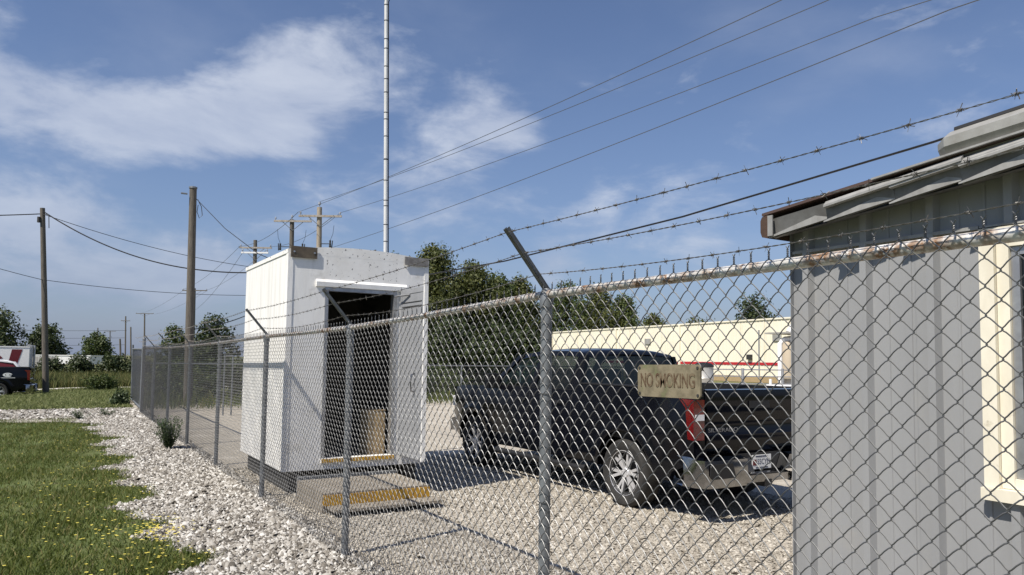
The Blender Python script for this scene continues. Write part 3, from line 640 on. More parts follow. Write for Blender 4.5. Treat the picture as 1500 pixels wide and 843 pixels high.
rf.prism([(x_, HZ1-0.052) for x_ in xs[::-1]] + [(x_, crown(x_)) for x_ in xs], HY0-0.0005, HY1+0.012, 'Y')
roof = part('roof', rf, hut_spot, hut)
for (cx_, cy2) in ((HX0, HY0), (HX1, HY0)):
    mb = MB(); s_ = 1 if cx_ == HX0 else -1
    mb.prism([(cx_-0.008*s_, cy2-0.008), (cx_+0.055*s_, cy2-0.008), (cx_+0.055*s_, cy2+0.004), (cx_+0.004*s_, cy2+0.004), (cx_+0.004*s_, cy2+0.085), (cx_-0.008*s_, cy2+0.085)], HZ0+0.003, HZ1-0.055, 'Z'); part('corner_trim', mb, hut_w, hut)
mb = MB(); mb.prism([(HY0-0.001, 2.587), (HY0-0.03, 2.592), (HY0-0.034, 2.650), (HY0-0.001, 2.685)], 0.60, 1.84, 'X'); part('door_hood', mb, hut_w, hut)
mb = MB(); mb.box((0.27, HY0-0.028, 2.935), (0.60, HY0-0.014, 3.075)); pl = part('corner_plate', mb, plate_m, hut)
for x_ in (0.31, 0.565):
    b_ = MB(); b_.lathe([(0.012, HY0-0.034), (0.012, HY0-0.026)], 8, (x_, 0, 3.005), 'Y'); part('bolt', b_, frame_m, pl)
mb = MB(); mb.box((1.80, HY0-0.028, 2.955), (2.15, HY0-0.014, 3.065)); part('corner_plate', mb, plate_g, hut)
# door frame, sill with yellow edge, the leaf swung out square
mb = MB()
mb.box((DX0+0.001, HY0-0.012, DZ0), (DX0+0.045, HY0+0.09, DZ1)); mb.box((DX1-0.045, HY0-0.012, DZ0), (DX1-0.001, HY0+0.09, DZ1)); mb.box((DX0+0.046, HY0-0.010, DZ1-0.045), (DX1-0.046, HY0+0.088, DZ1-0.001))
part('door_frame', mb, frame_m, hut)
mb = MB(); mb.box((DX0+0.002, HY0-0.035, DZ0-0.058), (DX1-0.002, HY0+0.09, DZ0-0.002)); sill = part('door_sill', mb, hut_w, hut)
mb = MB(); mb.box((DX0+0.004, HY0-0.040, DZ0-0.052), (DX1-0.004, HY0-0.0355, DZ0-0.006)); part('yellow_edge', mb, yellow_m, sill)
LX = 1.775
mb = MB(); mb.box((LX-0.022, HY0-0.76, DZ0-0.01), (LX+0.022, HY0-0.02, DZ1+0.02)); leaf = part('door', mb, door_m, hut)
mb = MB()
for (a0, a1, b0, b1) in ((HY0-0.755, HY0-0.025, 0.42, 0.46), (HY0-0.755, HY0-0.025, 2.54, 2.60), (HY0-0.755, HY0-0.715, 0.465, 2.535), (HY0-0.07, HY0-0.025, 0.465, 2.535)): mb.box((LX-0.028, a0, b0), (LX-0.0225, a1, b1))
part('edge_trim', mb, door_m, leaf)
mb = MB(); mb.box((LX-0.030, HY0-0.786, DZ0-0.008), (LX+0.024, HY0-0.7605, DZ1+0.018)); part('edge_strip', mb, hut_w, leaf)
mb = MB()
for (b0, b1) in ((2.36, 2.375), (2.42, 2.43)): mb.box((LX-0.0275, HY0-0.70, b0), (LX-0.0225, HY0-0.09, b1))
part('louvre', mb, dark_m, leaf)
mb = MB(); mb.tube([(LX-0.02, HY0-0.53, 1.26), (LX-0.075, HY0-0.53, 1.28), (LX-0.08, HY0-0.53, 1.38), (LX-0.075, HY0-0.53, 1.48), (LX-0.02, HY0-0.53, 1.50)], 0.011, 8); part('pull_handle', mb, chrome, leaf, smooth=True)
mb = MB(); mb.tube([(DX1-0.03, HY0-0.02, DZ1-0.07), (LX-0.03, HY0-0.34, DZ1-0.06)], 0.012, 8); part('door_closer', mb, frame_m, leaf)
for zz in (0.7, 1.5, 2.3):
    mb = MB(); mb.tube([(LX-0.01, HY0-0.012, zz-0.05), (LX-0.01, HY0-0.012, zz+0.05)], 0.013, 8); part('hinge', mb, frame_m, leaf)
mb = MB(); mb.box((HX0+0.07, HY0+0.071, HZ0), (HX1-0.07, HY1-0.071, DZ0-0.06)); part('floor', mb, concrete, hut)
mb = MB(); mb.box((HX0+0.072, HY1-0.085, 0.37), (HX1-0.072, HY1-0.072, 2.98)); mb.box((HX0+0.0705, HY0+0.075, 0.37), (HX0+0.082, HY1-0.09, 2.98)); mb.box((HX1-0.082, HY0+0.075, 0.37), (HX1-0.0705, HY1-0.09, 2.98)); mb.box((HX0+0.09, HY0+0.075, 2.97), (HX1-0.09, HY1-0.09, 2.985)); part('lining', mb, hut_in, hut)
for x_ in (0.42, 1.98):
    mb = MB(); mb.box((x_-0.07, HY0+0.06, 0.0), (x_+0.07, HY1-0.06, 0.279)); part('skid', mb, dark_m, hut)
# things inside
cabn = thing('equipment_cabinet', (0.62, 10.2, 0.36), 'grey equipment cabinet standing inside the dark shelter', 'cabinet')
mb = MB(); mb.box((0.36, 9.75, 0.361), (0.88, 10.5, 1.15)); part('case', mb, cab_grey, cabn)
mb = MB(); mb.box((0.40, 9.742, 0.42), (0.84, 9.7505, 1.10)); part('front_panel', mb, cab_grey, cabn)
bx_ = thing('cardboard_carton', (1.52, 9.6, 0.36), 'tan carton just inside the shelter doorway', 'box')
mb = MB(); mb.box((1.42, 9.42, 0.361), (1.66, 9.72, 0.98)); part('carton_body', mb, tan_m, bx_)
mb = MB(); mb.box((1.415, 9.415, 0.982), (1.665, 9.725, 0.995)); part('lid', mb, tan_m, bx_)
# the step in front of the door
step_m = mat('weathered_step', (0.31, 0.275, 0.225), 0.9, 0, (0.19, 0.165, 0.13), 7, bump=0.003, bscale=40, stretch=(0.4, 3, 3))
stp = thing('entry_step', (1.0, 8.2, 0), 'weathered entry step with yellow painted riser below the shelter door', 'step')
mb = MB(); mb.box((0.34, 7.87, 0.0), (1.60, 8.86, 0.225)); part('platform', mb, step_m, stp)
mb = MB(); mb.box((0.345, 7.855, 0.0935), (1.40, 7.8685, 0.205)); part('yellow_riser', mb, yellow_m, stp)
mb = MB(); mb.box((1.404, 7.853, 0.0935), (1.598, 7.8685, 0.205)); part('yellow_riser', mb, yellow_m, stp)
mb = MB(); mb.box((0.39, 7.60, 0.062), (1.66, 7.868, 0.092)); part('lower_tread', mb, step_m, stp)
mb = MB(); mb.box((0.48, 7.72, 0.0), (1.56, 7.84, 0.061)); part('tread_support', mb, dark_m, stp)
mb = MB(); mb.box((0.37, 8.9, 0.0), (1.62, 8.99, 0.25)); part('back_rail', mb, galv_post, stp)
# white mast behind the shelter
ms_ = thing('antenna_mast', (2.67, 12.0, 0), 'tall slim white mast with dark bands standing behind the shelter', 'mast')
base_, top_ = Vector((2.72, 12.0, -0.1)), Vector((2.535, 12.0, 8.25))
mb = MB(); mb.tube([base_, base_.lerp(top_, .5), top_], [0.036, 0.035, 0.034], 14); part('pole', mb, white_mast, ms_, smooth=True)
for k in range(20):
    q = base_.lerp(top_, 0.40+0.031*k*(1+0.08*math.sin(k*2.1))); 
    if q.z > 8.1: break
    mb = MB(); mb.tube([q-Vector((0, 0, 0.006)), q+Vector((0, 0, 0.006))], 0.0380, 14); part('band', mb, dark_m, ms_, smooth=True)
mb = MB(); mb.tube([base_+Vector((0.052, 0, 0.3)), base_.lerp(top_, .5)+Vector((0.05, 0, 0)), top_+Vector((0.05, 0, -0.25)), top_+Vector((0.12, 0, 0.0)), top_+Vector((0.22, 0, 0.15))], 0.009, 6); part('coax_cable', mb, cable_m, ms_, smooth=True)
mb = MB(); mb.cbox(top_+Vector((-0.06, 0, -0.13)), (0.07, 0.05, 0.09)); mb.tube([top_, top_+Vector((0, 0, 0.9))], 0.012, 8); part('antenna', mb, white_mast, ms_)

# ------------------------------------------------------------------ grey metal building beside the fence
WX, WY = 1.10, 2.478
bld = thing('metal_building', (WX, 0.5, 0), 'grey ribbed metal building with cream framed window close behind the fence', 'building')
RIB0, RS = 2.382, 0.313
def panel_profile(ya, yb):
    """plan outline of ribbed sheet between ya (far) and yb (near): wide ribs, two shallow ribs between"""
    pts = []; y = ya
    feats = []
    k = -1
    while RIB0-k*RS > yb-0.2:
        c = RIB0-k*RS
        feats += [(c+0.028, 0), (c+0.016, -0.036), (c-0.016, -0.036), (c-0.028, 0)]
        for q in (RS/3, 2*RS/3): feats += [(c-q+0.008, 0), (c-q+0.005, -0.005), (c-q-0.004, -0.005), (c-q-0.007, 0)]
        k += 1
    pts = [(0, ya)] + [(dx_, y_) for y_, dx_ in feats if yb < y_ < ya] + [(0, yb)]
    return pts
def wall_panel(ya, yb, z0, z1, m, xo=0.0, name='wall_panel'):
    mb = MB(); pr = panel_profile(ya, yb); zt = z1 if callable(z1) else (lambda q: z1)
    mb.grid([[(WX+xo+dx_, y_, z0 if b == 0 else zt(y_)) for dx_, y_ in pr] for b in (0, 1)])
    mb.grid([[(WX+xo+dx_, y_, zt(y_)), (WX+xo+0.02, y_, zt(y_))] for dx_, y_ in pr]); return part(name, mb, m, bld, fix=False)
def rk(y): return 2.43 + (2.53-y)*0.098                  # height of the sloping roof edge
WIN_Y0, WIN_Y1, WIN_Z0, WIN_Z1 = 1.553, 0.25, 1.20, 2.215
wall_panel(WY, 1.84, -0.05, 2.26, metal_wall); wall_panel(1.8395, WIN_Y0, -0.05, 2.26, metal_wall); wall_panel(WIN_Y0-0.0005, WIN_Y1, -0.05, WIN_Z0-0.04, metal_wall, name='wall_panel')
wall_panel(WIN_Y1-0.0005, -2.4, -0.05, 2.26, metal_wall)
for ya, yb in ((WY, 1.84), (1.8395, 0.9), (0.8995, -0.04), (-0.0405, -2.4)): wall_panel(ya, yb, 2.262, lambda q: rk(q)-0.02, metal_wall, 0.006)
mb = MB(); mb.box((WX-0.034, WIN_Y0+0.002, 2.252), (WX+0.004, WY-0.02, 2.266)); mb.box((WX-0.034, -2.4, 2.255), (WX+0.004, WIN_Y0-0.002, 2.263)); part('flashing', mb, roof_edge, bld)
mb = MB(); mb.box((WX+0.03, -2.4, -0.05), (WX+0.05, WIN_Y1, 2.40)); mb.box((WX+0.03, WIN_Y0, -0.05), (WX+0.05, WY-0.005, 2.40)); mb.box((WX+0.03, WIN_Y1, -0.05), (WX+0.05, WIN_Y0, WIN_Z0)); mb.box((WX+0.03, WIN_Y1, WIN_Z1), (WX+0.05, WIN_Y0, 2.40))
mb.box((WX+0.03, WY-0.004, -0.05), (6.5, WY, 2.42)); mb.box((6.48, -2.4, -0.05), (6.5, WY-0.005, 2.42)); mb.box((WX+0.05, -2.42, -0.05), (6.48, -2.401, 2.42)); part('core_wall', mb, metal_wall, bld)
mb = MB(); mb.box((WX-0.024, WY-0.001, -0.05), (WX+0.03, WY+0.003, 2.42)); part('corner_trim', mb, metal_wall, bld)
# window
wn_ = MB()
wn_.box((WX-0.040, WIN_Y0-0.056, WIN_Z0+0.003), (WX+0.02, WIN_Y0, WIN_Z1)); wn_.box((WX-0.040, WIN_Y1, WIN_Z0+0.003), (WX+0.02, WIN_Y1+0.056, WIN_Z1)); wn_.box((WX-0.041, WIN_Y1, WIN_Z1+0.001), (WX+0.02, WIN_Y0, WIN_Z1+0.034))
wo = part('window', wn_, cream_trim, bld)
mb = MB(); mb.box((WX-0.058, WIN_Y1-0.01, WIN_Z0-0.046), (WX+0.02, WIN_Y0+0.006, WIN_Z0+0.002)); part('sill', mb, cream_trim, wo)
mb = MB(); a_, b_ = WIN_Y0-0.058, WIN_Y1+0.058
for (ya, yb, z0, z1, xo) in ((a_, a_-0.045, WIN_Z0+0.004, WIN_Z1-0.002, -0.02), (b_+0.045, b_, WIN_Z0+0.004, WIN_Z1-0.002, -0.02), (a_-0.046, b_+0.046, WIN_Z0+0.004, WIN_Z0+0.045, -0.02), (a_-0.046, b_+0.046, WIN_Z1-0.045, WIN_Z1-0.002, -0.02)): mb.box((WX+xo, min(ya, yb), z0), (WX+0.025, max(ya, yb), z1))
part('inner_frame', mb, cream_trim, wo)
mb = MB(); a2, b2 = a_-0.047, b_+0.047
for (ya, yb, z0, z1) in ((a2, a2-0.03, WIN_Z0+0.047, WIN_Z1-0.047), (b2+0.03, b2, WIN_Z0+0.047, WIN_Z1-0.047), (a2-0.031, b2+0.031, WIN_Z0+0.047, WIN_Z0+0.08), (a2-0.031, b2+0.031, WIN_Z1-0.08, WIN_Z1-0.047), (0.93, 0.89, WIN_Z0+0.081, WIN_Z1-0.081)): mb.box((WX-0.004, min(ya, yb), z0), (WX+0.03, max(ya, yb), z1))
part('sash', mb, frame_m, wo)
mb = MB(); mb.box((WX+0.012, b2+0.03, WIN_Z0+0.08), (WX+0.018, a2-0.03, WIN_Z1-0.08)); part('pane', mb, win_glass, wo)
# roof edge: lapped rake flashings climbing towards the ridge, brown roof steel above, rusty gutter end
RX = 0.93
mb = MB(); mb.add([(RX-0.01, 2.53, rk(2.53)+0.016), (7.0, 2.53, rk(2.53)+0.016), (7.0, -2.5, rk(-2.5)+0.016), (RX-0.01, -2.5, rk(-2.5)+0.016), (RX-0.01, 2.53, rk(2.53)+0.03), (7.0, 2.53, rk(2.53)+0.03), (7.0, -2.5, rk(-2.5)+0.03), (RX-0.01, -2.5, rk(-2.5)+0.03)],
       [(3,2,1,0),(4,5,6,7),(0,1,5,4),(1,2,6,5),(2,3,7,6),(3,0,4,7)]); part('roof', mb, brown_roof, bld)
starts = [2.485, 2.165, 1.845, 1.55, 1.26, 0.95, 0.62, 0.28, -0.08, -0.5]
for i, ys_ in enumerate(starts[:-1]):
    ye = starts[i+1]-0.012; fm = MB(); o1 = 0.006*(i % 2)
    ta, tb = rk(ys_)-0.012, rk(ye)-0.012; ba, bb_ = rk(ys_)-0.105, rk(ye)-0.085
    x_ = RX-o1
    fm.add([(x_, ys_, ta), (x_, ye, tb), (x_+0.02, ye, bb_+0.0), (x_+0.02, ys_, ba), (x_+0.03, ys_, ta), (x_+0.03, ye, tb), (x_+0.045, ye, bb_), (x_+0.045, ys_, ba)],
           [(0,1,2,3),(7,6,5,4),(0,4,5,1),(1,5,6,2),(2,6,7,3),(3,7,4,0)])
    ra = part('rake_flashing', fm, roof_dark, bld)
    lm = MB(); yl = ys_ - (0.0 if i == 0 else 0.006); tb0 = tb; ye0 = ye; ye = ye-0.30; tb = rk(ye)-0.012+0.018
    if i > 0: lm.add([(x_-0.022, yl, ta-0.016), (x_-0.022, ye, tb-0.014), (x_-0.001, ye, tb+0.004), (x_-0.001, yl, ta+0.004), (x_-0.022, yl, ta-0.026), (x_-0.022, ye, tb-0.024), (x_-0.001, ye, tb-0.026), (x_-0.001, yl, ta-0.03)], [(0,1,2,3),(7,6,5,4),(0,4,5,1),(1,5,6,2),(2,6,7,3),(3,7,4,0)]); part('top_lip', lm, roof_edge, ra)
    ye = ye0; tb = tb0
    dm = MB(); dm.add([(x_-0.012, ys_, ba+0.004), (x_+0.019, ye, bb_+0.045), (x_+0.019, ye, bb_), (x_-0.012, ys_, ba-0.002), (x_+0.02, ys_, ba+0.004), (x_+0.0195, ye, bb_+0.04)], [(0, 3, 2, 1), (0, 1, 5, 4), (3, 4, 5, 2)]); part('drip_flange', dm, roof_edge, ra, fix=False)
mb = MB(); mb.box((RX+0.046, -2.4, 2.30), (WX-0.002, 2.52, 2.318)); 
mb2 = MB(); mb2.add([(RX+0.03, 2.52, rk(2.52)-0.10), (WX+0.02, 2.52, rk(2.52)-0.07), (WX+0.02, -2.4, rk(-2.4)-0.07), (RX+0.03, -2.4, rk(-2.4)-0.10)], [(0, 1, 2, 3)]); part('soffit', mb2, roof_dark, bld, fix=False)
mb = MB(); mb.prism([(2.49, 2.325), (2.525, 2.335), (2.535, 2.36), (2.535, 2.42), (2.525, 2.44), (2.49, 2.445)], RX-0.015, 6.8, 'X'); g_ = part('gutter', mb, rust_m, bld)
mb = MB(); mb.box((RX-0.022, 2.455, 2.335), (RX-0.016, 2.485, 2.44)); part('gutter_end_cap', mb, roof_edge, g_)
# rolled metal vent hood lying on the roof by the edge
hm = MB(); prof = [(0.945, 0.0), (0.905, 0.052), (0.903, 0.088), (0.955, 0.122), (1.25, 0.135), (1.33, 0.09), (1.34, 0.0)]
def hbase(y): return 2.528 + (1.63-y)*0.085
hm.grid([[(a+(0.03 if k == 0 else 0.0), yy, hbase(yy)+b-(0.012 if k == 0 and b > 0.06 else 0)) for a, b in prof] for k, yy in enumerate((1.64, 1.60, -1.5))])
hm.add([(a+0.03, 1.64, hbase(1.64)+b-(0.012 if b > 0.06 else 0)) for a, b in prof], [tuple(range(len(prof)))])
hd = part('vent_hood', hm, hood_m, bld, fix=False)
hm = MB(); hm.add([(0.955, 1.585, hbase(1.585)+0.124), (0.955, -1.5, hbase(-1.5)+0.124), (1.0, -1.5, hbase(-1.5)+0.126), (1.0, 1.585, hbase(1.585)+0.126), (0.958, 1.585, hbase(1.585)+0.138), (0.958, -1.5, hbase(-1.5)+0.138), (1.0, -1.5, hbase(-1.5)+0.139), (1.0, 1.585, hbase(1.585)+0.139)], [(3,2,1,0),(4,5,6,7),(0,1,5,4),(1,2,6,5),(2,3,7,6),(3,0,4,7)]); part('black_seal', hm, blk_plastic, hd)
hm = MB(); hm.add([(0.905, 1.92, rk(1.92)+0.028), (0.905, -1.5, rk(-1.5)+0.034), (0.96, -1.5, rk(-1.5)+0.040), (0.96, 1.92, rk(1.92)+0.034), (0.905, 1.92, rk(1.92)+0.020), (0.905, -1.5, rk(-1.5)+0.026), (0.96, -1.5, rk(-1.5)+0.026), (0.96, 1.92, rk(1.92)+0.020)], [(0,1,2,3),(7,6,5,4),(0,4,5,1),(1,5,6,2),(2,6,7,3),(3,7,4,0)]); part('hood_flange', hm, roof_edge, hd)

# ------------------------------------------------------------------ pickups
def wheel_meshes():
    R = 0.40
    ty = MB(); ty.lathe([(0.262, -0.115), (0.30, -0.135), (0.365, -0.138), (0.392, -0.115), (R, -0.08), (R, 0.08), (0.392, 0.115), (0.365, 0.138), (0.30, 0.135), (0.262, 0.115), (0.255, 0.0), (0.262, -0.115)], 40, axis='Y', close=True)
    tm = ty.mesh('tyre', rubber, True)
    rb = MB(); rb.lathe([(0.262, 0.118), (0.250, 0.122), (0.236, 0.105), (0.230, 0.02), (0.226, -0.11), (0.262, -0.118)], 36, axis='Y', close=True); rb.lathe([(0.0, 0.0), (0.23, 0.0), (0.23, -0.02), (0, -0.02)], 24, axis='Y', close=True)
    bm_ = rb.mesh('rim_barrel', rim_dark, True)
    sp = MB(); sp.lathe([(0.0, 0.098), (0.05, 0.098), (0.062, 0.088), (0.07, 0.06)], 18, axis='Y', close=True); sp.lathe([(0.238, 0.108), (0.262, 0.122), (0.266, 0.116), (0.24, 0.098)], 36, axis='Y', close=True)
    for k in range(6):
        for dlt in (-0.17, 0.17):
            a = 2*PI*k/6; p0 = Vector((0.05*math.cos(a), 0.09, 0.05*math.sin(a))); p1 = Vector((0.246*math.cos(a+dlt), 0.104, 0.246*math.sin(a+dlt)))
            d = (p1-p0).normalized(); sd = d.cross(Vector((0, 1, 0))).normalized()
            q = [p0-sd*0.015, p0+sd*0.015, p1+sd*0.017, p1-sd*0.017]
            sp.add(q+[v-Vector((0, 0.03, 0)) for v in q], [(0,1,2,3),(7,6,5,4),(0,4,5,1),(1,5,6,2),(2,6,7,3),(3,7,4,0)])
    for k in range(6):
        a = 2*PI*(k+.5)/6; sp.lathe([(0.011, 0.085), (0.011, 0.102), (0.0, 0.104)], 8, (0.045*math.cos(a), 0, 0.045*math.sin(a)), 'Y')
    return tm, bm_, sp.mesh('rim_spokes', rim_m, True)
TY, RB, SPK = wheel_meshes()
XF, XR = 4.62, -1.13                                    # front and rear ends; rear axle at x = 0
def pickup(name, loc, heading, label, plate=None, badge=None, side_mark=False, scale=1.0):
    """local axes: x forward, y to the driver's side, z up"""
    t = thing(name, loc, label, 'pickup truck', None, heading); t.scale = (scale,)*3
    P = lambda n, mb, m, par=t, sm=False, fx=True: part(n, mb, m, par, world=False, smooth=sm, fix=fx)
    def arch(x):                                         # lower edge of the body side
        z = 0.42 + 0.02*math.sin(x)
        for c in (0.0, 3.745):
            if abs(x-c) < 0.50: z = max(z, 0.40+math.sqrt(max(0, 0.25-(x-c)**2)))
        if x > 4.35: z = max(z, 0.42+(x-4.35)*0.35)
        if x < -0.75: z = max(z, 0.50+(-0.75-x)*0.4)
        return z
    def topz(x):
        if x < 0.98: return 1.425
        if x < 2.9: return 1.335
        return 1.335 - 0.03*(x-2.9) - 0.05*max(0, (x-4.0)/0.62)**2
    def halfw(x, z):
        w = 1.0
        w -= 0.10*max(0, (x-4.0)/0.62)**2 + 0.03*max(0, (-0.7-x)/0.43)**2
        w += 0.022*math.exp(-((z-0.98)/0.16)**2)*0.8 - 0.045*max(0, (z-1.12)/0.3)**1.5 - 0.05*max(0, (0.6-z)/0.2)
        for c in (0.0, 3.745):
            d_ = math.hypot(x-c, z-0.40); w += 0.03*math.exp(-((d_-0.54)/0.06)**2)
        return w
    xs = sorted(set(np.round(np.concatenate([np.linspace(XR, XF, 70), np.linspace(-0.52, 0.52, 22), np.linspace(3.225, 4.265, 22)]), 4)))
    for s in (1, -1):
        mb = MB()
        mb.grid([[(x, s*halfw(x, arch(x)+(topz(x)-arch(x))*u), arch(x)+(topz(x)-arch(x))*u) for u in np.linspace(0, 1, 13)] for x in xs])
        mb.grid([[(x, s*halfw(x, arch(x)), arch(x)), (x, s*(halfw(x, arch(x))-0.07), arch(x)+0.005)] for x in xs])
        P('body_side', mb, paint_blk, sm=True)
    # bonnet and front
    hx = np.linspace(2.95, XF, 14); mb = MB()
    mb.grid([[(x, halfw(x, topz(x))*v, topz(x)+0.05*(1-abs(v)**2.5)*(1-0.4*((x-2.95)/1.67))) for v in np.linspace(-1, 1, 15)] for x in hx])
    P('bonnet', mb, paint_blk, sm=True)
    mb = MB(); mb.grid([[(XF+0.05*(1-v*v)*(1 if u > .3 else .6), halfw(XF, 0.9)*v*0.995, arch(XF)+(topz(XF)+0.02-arch(XF))*u) for v in np.linspace(-1, 1, 13)] for u in np.linspace(0, 1, 6)]); P('grille', mb, blk_plastic, sm=True)
    mb = MB(); mb.prism([(4.40, 0.52), (4.72, 0.50), (4.74, 0.66), (4.66, 0.72), (4.40, 0.72)], -0.93, 0.93, 'Y'); P('front_bumper', mb, chrome)
    for s in (1, -1):
        mb = MB(); mb.box((XF-0.16, min(s*0.70, s*0.935), 0.93), (XF+0.012, max(s*0.70, s*0.935), 1.10)); P('headlight', mb, clear_lens)
    # bed: inner box, tailgate
    mb = MB(); mb.box((XR+0.06, -0.93, 0.80), (0.94, 0.93, 0.83)); mb.box((0.90, -0.95, 0.83), (0.945, 0.95, 1.42))
    for s in (1, -1): mb.box((XR+0.03, min(s*0.80, s*0.945), 0.83), (0.90, max(s*0.80, s*0.945), 1.423))
    P('bed_liner', mb, blk_plastic)
    for s in (1, -1):
        mb = MB(); mb.box((XR+0.01, min(s*0.80, s*0.962), 1.4235), (0.93, max(s*0.80, s*0.962), 1.440)); P('bed_rail_cap', mb, blk_plastic)
    tg = MB(); zs = [0.72, 0.74, 0.93, 0.945, 1.10, 1.13, 1.38, 1.425, 1.432]; xo = [0.0, -0.012, -0.018, -0.006, -0.006, -0.02, -0.03, -0.022, 0.05]
    tg.grid([[(XR+a-0.01+0.012*(v*v), 0.80*v, z) for v in np.linspace(-1, 1, 9)] for z, a in zip(zs, xo)])
    gate_ = P('tailgate', tg, paint_blk, sm=True)
    tg = MB(); tg.box((XR+0.0, -0.80, 0.73), (XR+0.055, 0.80, 1.425)); P('tailgate_inner', tg, blk_plastic, gate_)
    hb = MB(); hb.box((XR-0.055, -0.16, 1.22), (XR-0.03, 0.16, 1.30)); P('handle', hb, blk_plastic, gate_)
    for s in (1, -1):
        rc = MB(); rc.grid([[(XR, s*(0.805+0.165*k/4), z) if k < 4 else (XR+0.03, s*halfw(XR, z), z) for k in range(5)] for z in np.linspace(0.62, 1.425, 8)]); P('rear_corner', rc, paint_blk, sm=True)
    for s in (1, -1):
        tl = MB()
        tl.prism([(XR-0.022, 1.32), (XR+0.20, 1.33), (XR+0.10, 1.23), (XR+0.07, 0.90), (XR-0.018, 0.89)], *( (0.84, 1.0) if s > 0 else (-1.0, -0.84)), 'Y')
        lt = P('tail_light', tl, red_lens)
        cl = MB(); cl.box((XR-0.0265, min(s*0.845, s*0.975), 1.10), (XR-0.02, max(s*0.845, s*0.975), 1.165)); P('reverse_lens', cl, clear_lens, lt)
    # rear bumper: chrome bar with corner step pockets and a recessed middle
    rbm = MB()
    for s in (1, -1):
        sec = [(-1.30, 0.40), (-1.325, 0.46), (-1.315, 0.69), (-1.22, 0.715)]
        ys_ = [0.36, 0.44, 0.84, 0.95, 1.005, 1.02]; pull = [0.0, 0, 0, 0.035, 0.12, 0.30]
        rbm.grid([[(x+p_, s*y_, z) for (x, z) in [(-1.18, 0.42)]+sec] for y_, p_ in zip(ys_, pull)])
    rbm.grid([[(x, y_, z) for (x, z) in [(-1.14, 0.42), (-1.29, 0.42), (-1.30, 0.50), (-1.23, 0.52), (-1.19, 0.53)]] for y_ in (-0.36, 0, 0.36)])
    bp = P('rear_bumper', rbm, chrome, sm=True)
    for s in (1, -1):
        sp_ = MB(); sp_.prism([(s*0.55, 0.50), (s*0.90, 0.50), (s*0.93, 0.53), (s*0.93, 0.63), (s*0.90, 0.655), (s*0.60, 0.655)], -1.3285, -1.315, 'X'); P('step_pocket', sp_, blk_plastic, bp)
        tr = MB(); tr.prism([(s*0.36, 0.54), (s*0.25, 0.54), (s*0.33, 0.70), (s*0.40, 0.70)], -1.315, -1.19, 'X'); P('pocket_side', tr, chrome, bp)
    bk = MB(); bk.box((-1.185, -0.36, 0.53), (-1.15, 0.36, 0.72)); bk.box((-1.30, -0.33, 0.502), (-1.19, 0.33, 0.512)); P('plate_recess', bk, blk_plastic, bp)
    if plate:
        pm = MB(); pm.box((-1.202, -0.155, 0.545), (-1.195, 0.155, 0.70)); pt = P('number_plate', pm, plate_white, bp)
        text('plate_lettering', plate, 0.085, txt_dark, pt, axes((0, -1, 0), (0, 0, 1), (-1, 0, 0), (-1.2035, -0.012, 0.622)), 0.0008, 0.80)
        st = MB(); st.box((-1.2045, 0.09, 0.585), (-1.2025, 0.145, 0.65)); P('plate_emblem', st, maroon, pt)
        st = MB(); st.box((-1.2045, -0.10, 0.676), (-1.2025, 0.10, 0.69)); st.box((-1.2045, -0.10, 0.555), (-1.2025, 0.10, 0.566)); P('plate_band', st, txt_dark, pt)
    if badge: text('badge_lettering', badge, 0.060, txt_silver, gate_, axes((0, -1, 0), (0, 0, 1), (-1, 0, 0), (XR-0.026, 0.56, 0.99)), 0.002, 1.5)
    # cab: roof, pillars, glass
    def gh(x, z): return 0.955 - 0.19*(max(0.0, z-1.335)/0.55)**1.1
    rx = [2.72, 2.60, 2.3, 1.9, 1.5, 1.2, 1.06, 1.0]; rz = [1.80, 1.85, 1.893, 1.91, 1.908, 1.895, 1.87, 1.82]
    mb = MB(); mb.grid([[(x, 0.765*v, z-0.05*abs(v)**3) for v in np.linspace(-1, 1, 13)] for x, z in zip(rx, rz)])
    for s in (1, -1):
        edge_ = [(x, s*0.765, z-0.05) for x, z in zip(rx, rz)]; mb.grid([edge_, [(x, s*gh(x, z-0.12), z-0.115) for x, z in zip(rx, rz)]])
    P('cab_roof', mb, paint_blk, sm=True)
    for s in (1, -1):
        def pil(x0, x1, x2, x3, zt=1.80):
            mb = MB()
            q = [(x0, s*gh(x0, 1.33), 1.325), (x1, s*gh(x1, 1.33), 1.325), (x2, s*gh(x2, zt), zt), (x3, s*gh(x3, zt), zt)]; iq = [(a, b-s*0.06, c) for a, b, c in q]
            mb.add(q+iq, [(0,1,2,3),(7,6,5,4),(0,4,5,1),(1,5,6,2),(2,6,7,3),(3,7,4,0)]); P('pillar', mb, paint_blk)
        pil(3.30, 3.16, 2.58, 2.70); pil(2.16, 2.02, 1.98, 2.10); pil(1.22, 0.965, 1.0, 1.17)
        mb = MB(); mb.grid([[(x, s*(gh(x, 1.34)+0.004), 1.30), (x, s*(gh(x, 1.34)+0.006), 1.345)] for x in np.linspace(0.97, 3.3, 8)]); P('belt_trim', mb, blk_plastic, fx=False)
        for (q0, q1, q2, q3) in ((3.16, 2.16, 2.10, 2.58), (2.02, 1.22, 1.17, 1.98)):
            mb = MB(); i_ = 0.02
            mb.add([(q0, s*(gh(q0, 1.33)-i_), 1.33), (q1, s*(gh(q1, 1.33)-i_), 1.33), (q2, s*(gh(q2, 1.8)-i_), 1.80), (q3, s*(gh(q3, 1.8)-i_), 1.80)], [(0, 1, 2, 3)]); P('side_window', mb, wind_glass if q0 > 3 else car_glass, fx=False)
        mr_ = MB(); mr_.cbox((2.98, s*1.10, 1.40), (0.12, 0.20, 0.22)); mr_.tube([(3.0, s*0.93, 1.36), (3.0, s*1.02, 1.37)], 0.025, 8); P('wing_mirror', mr_, blk_plastic)
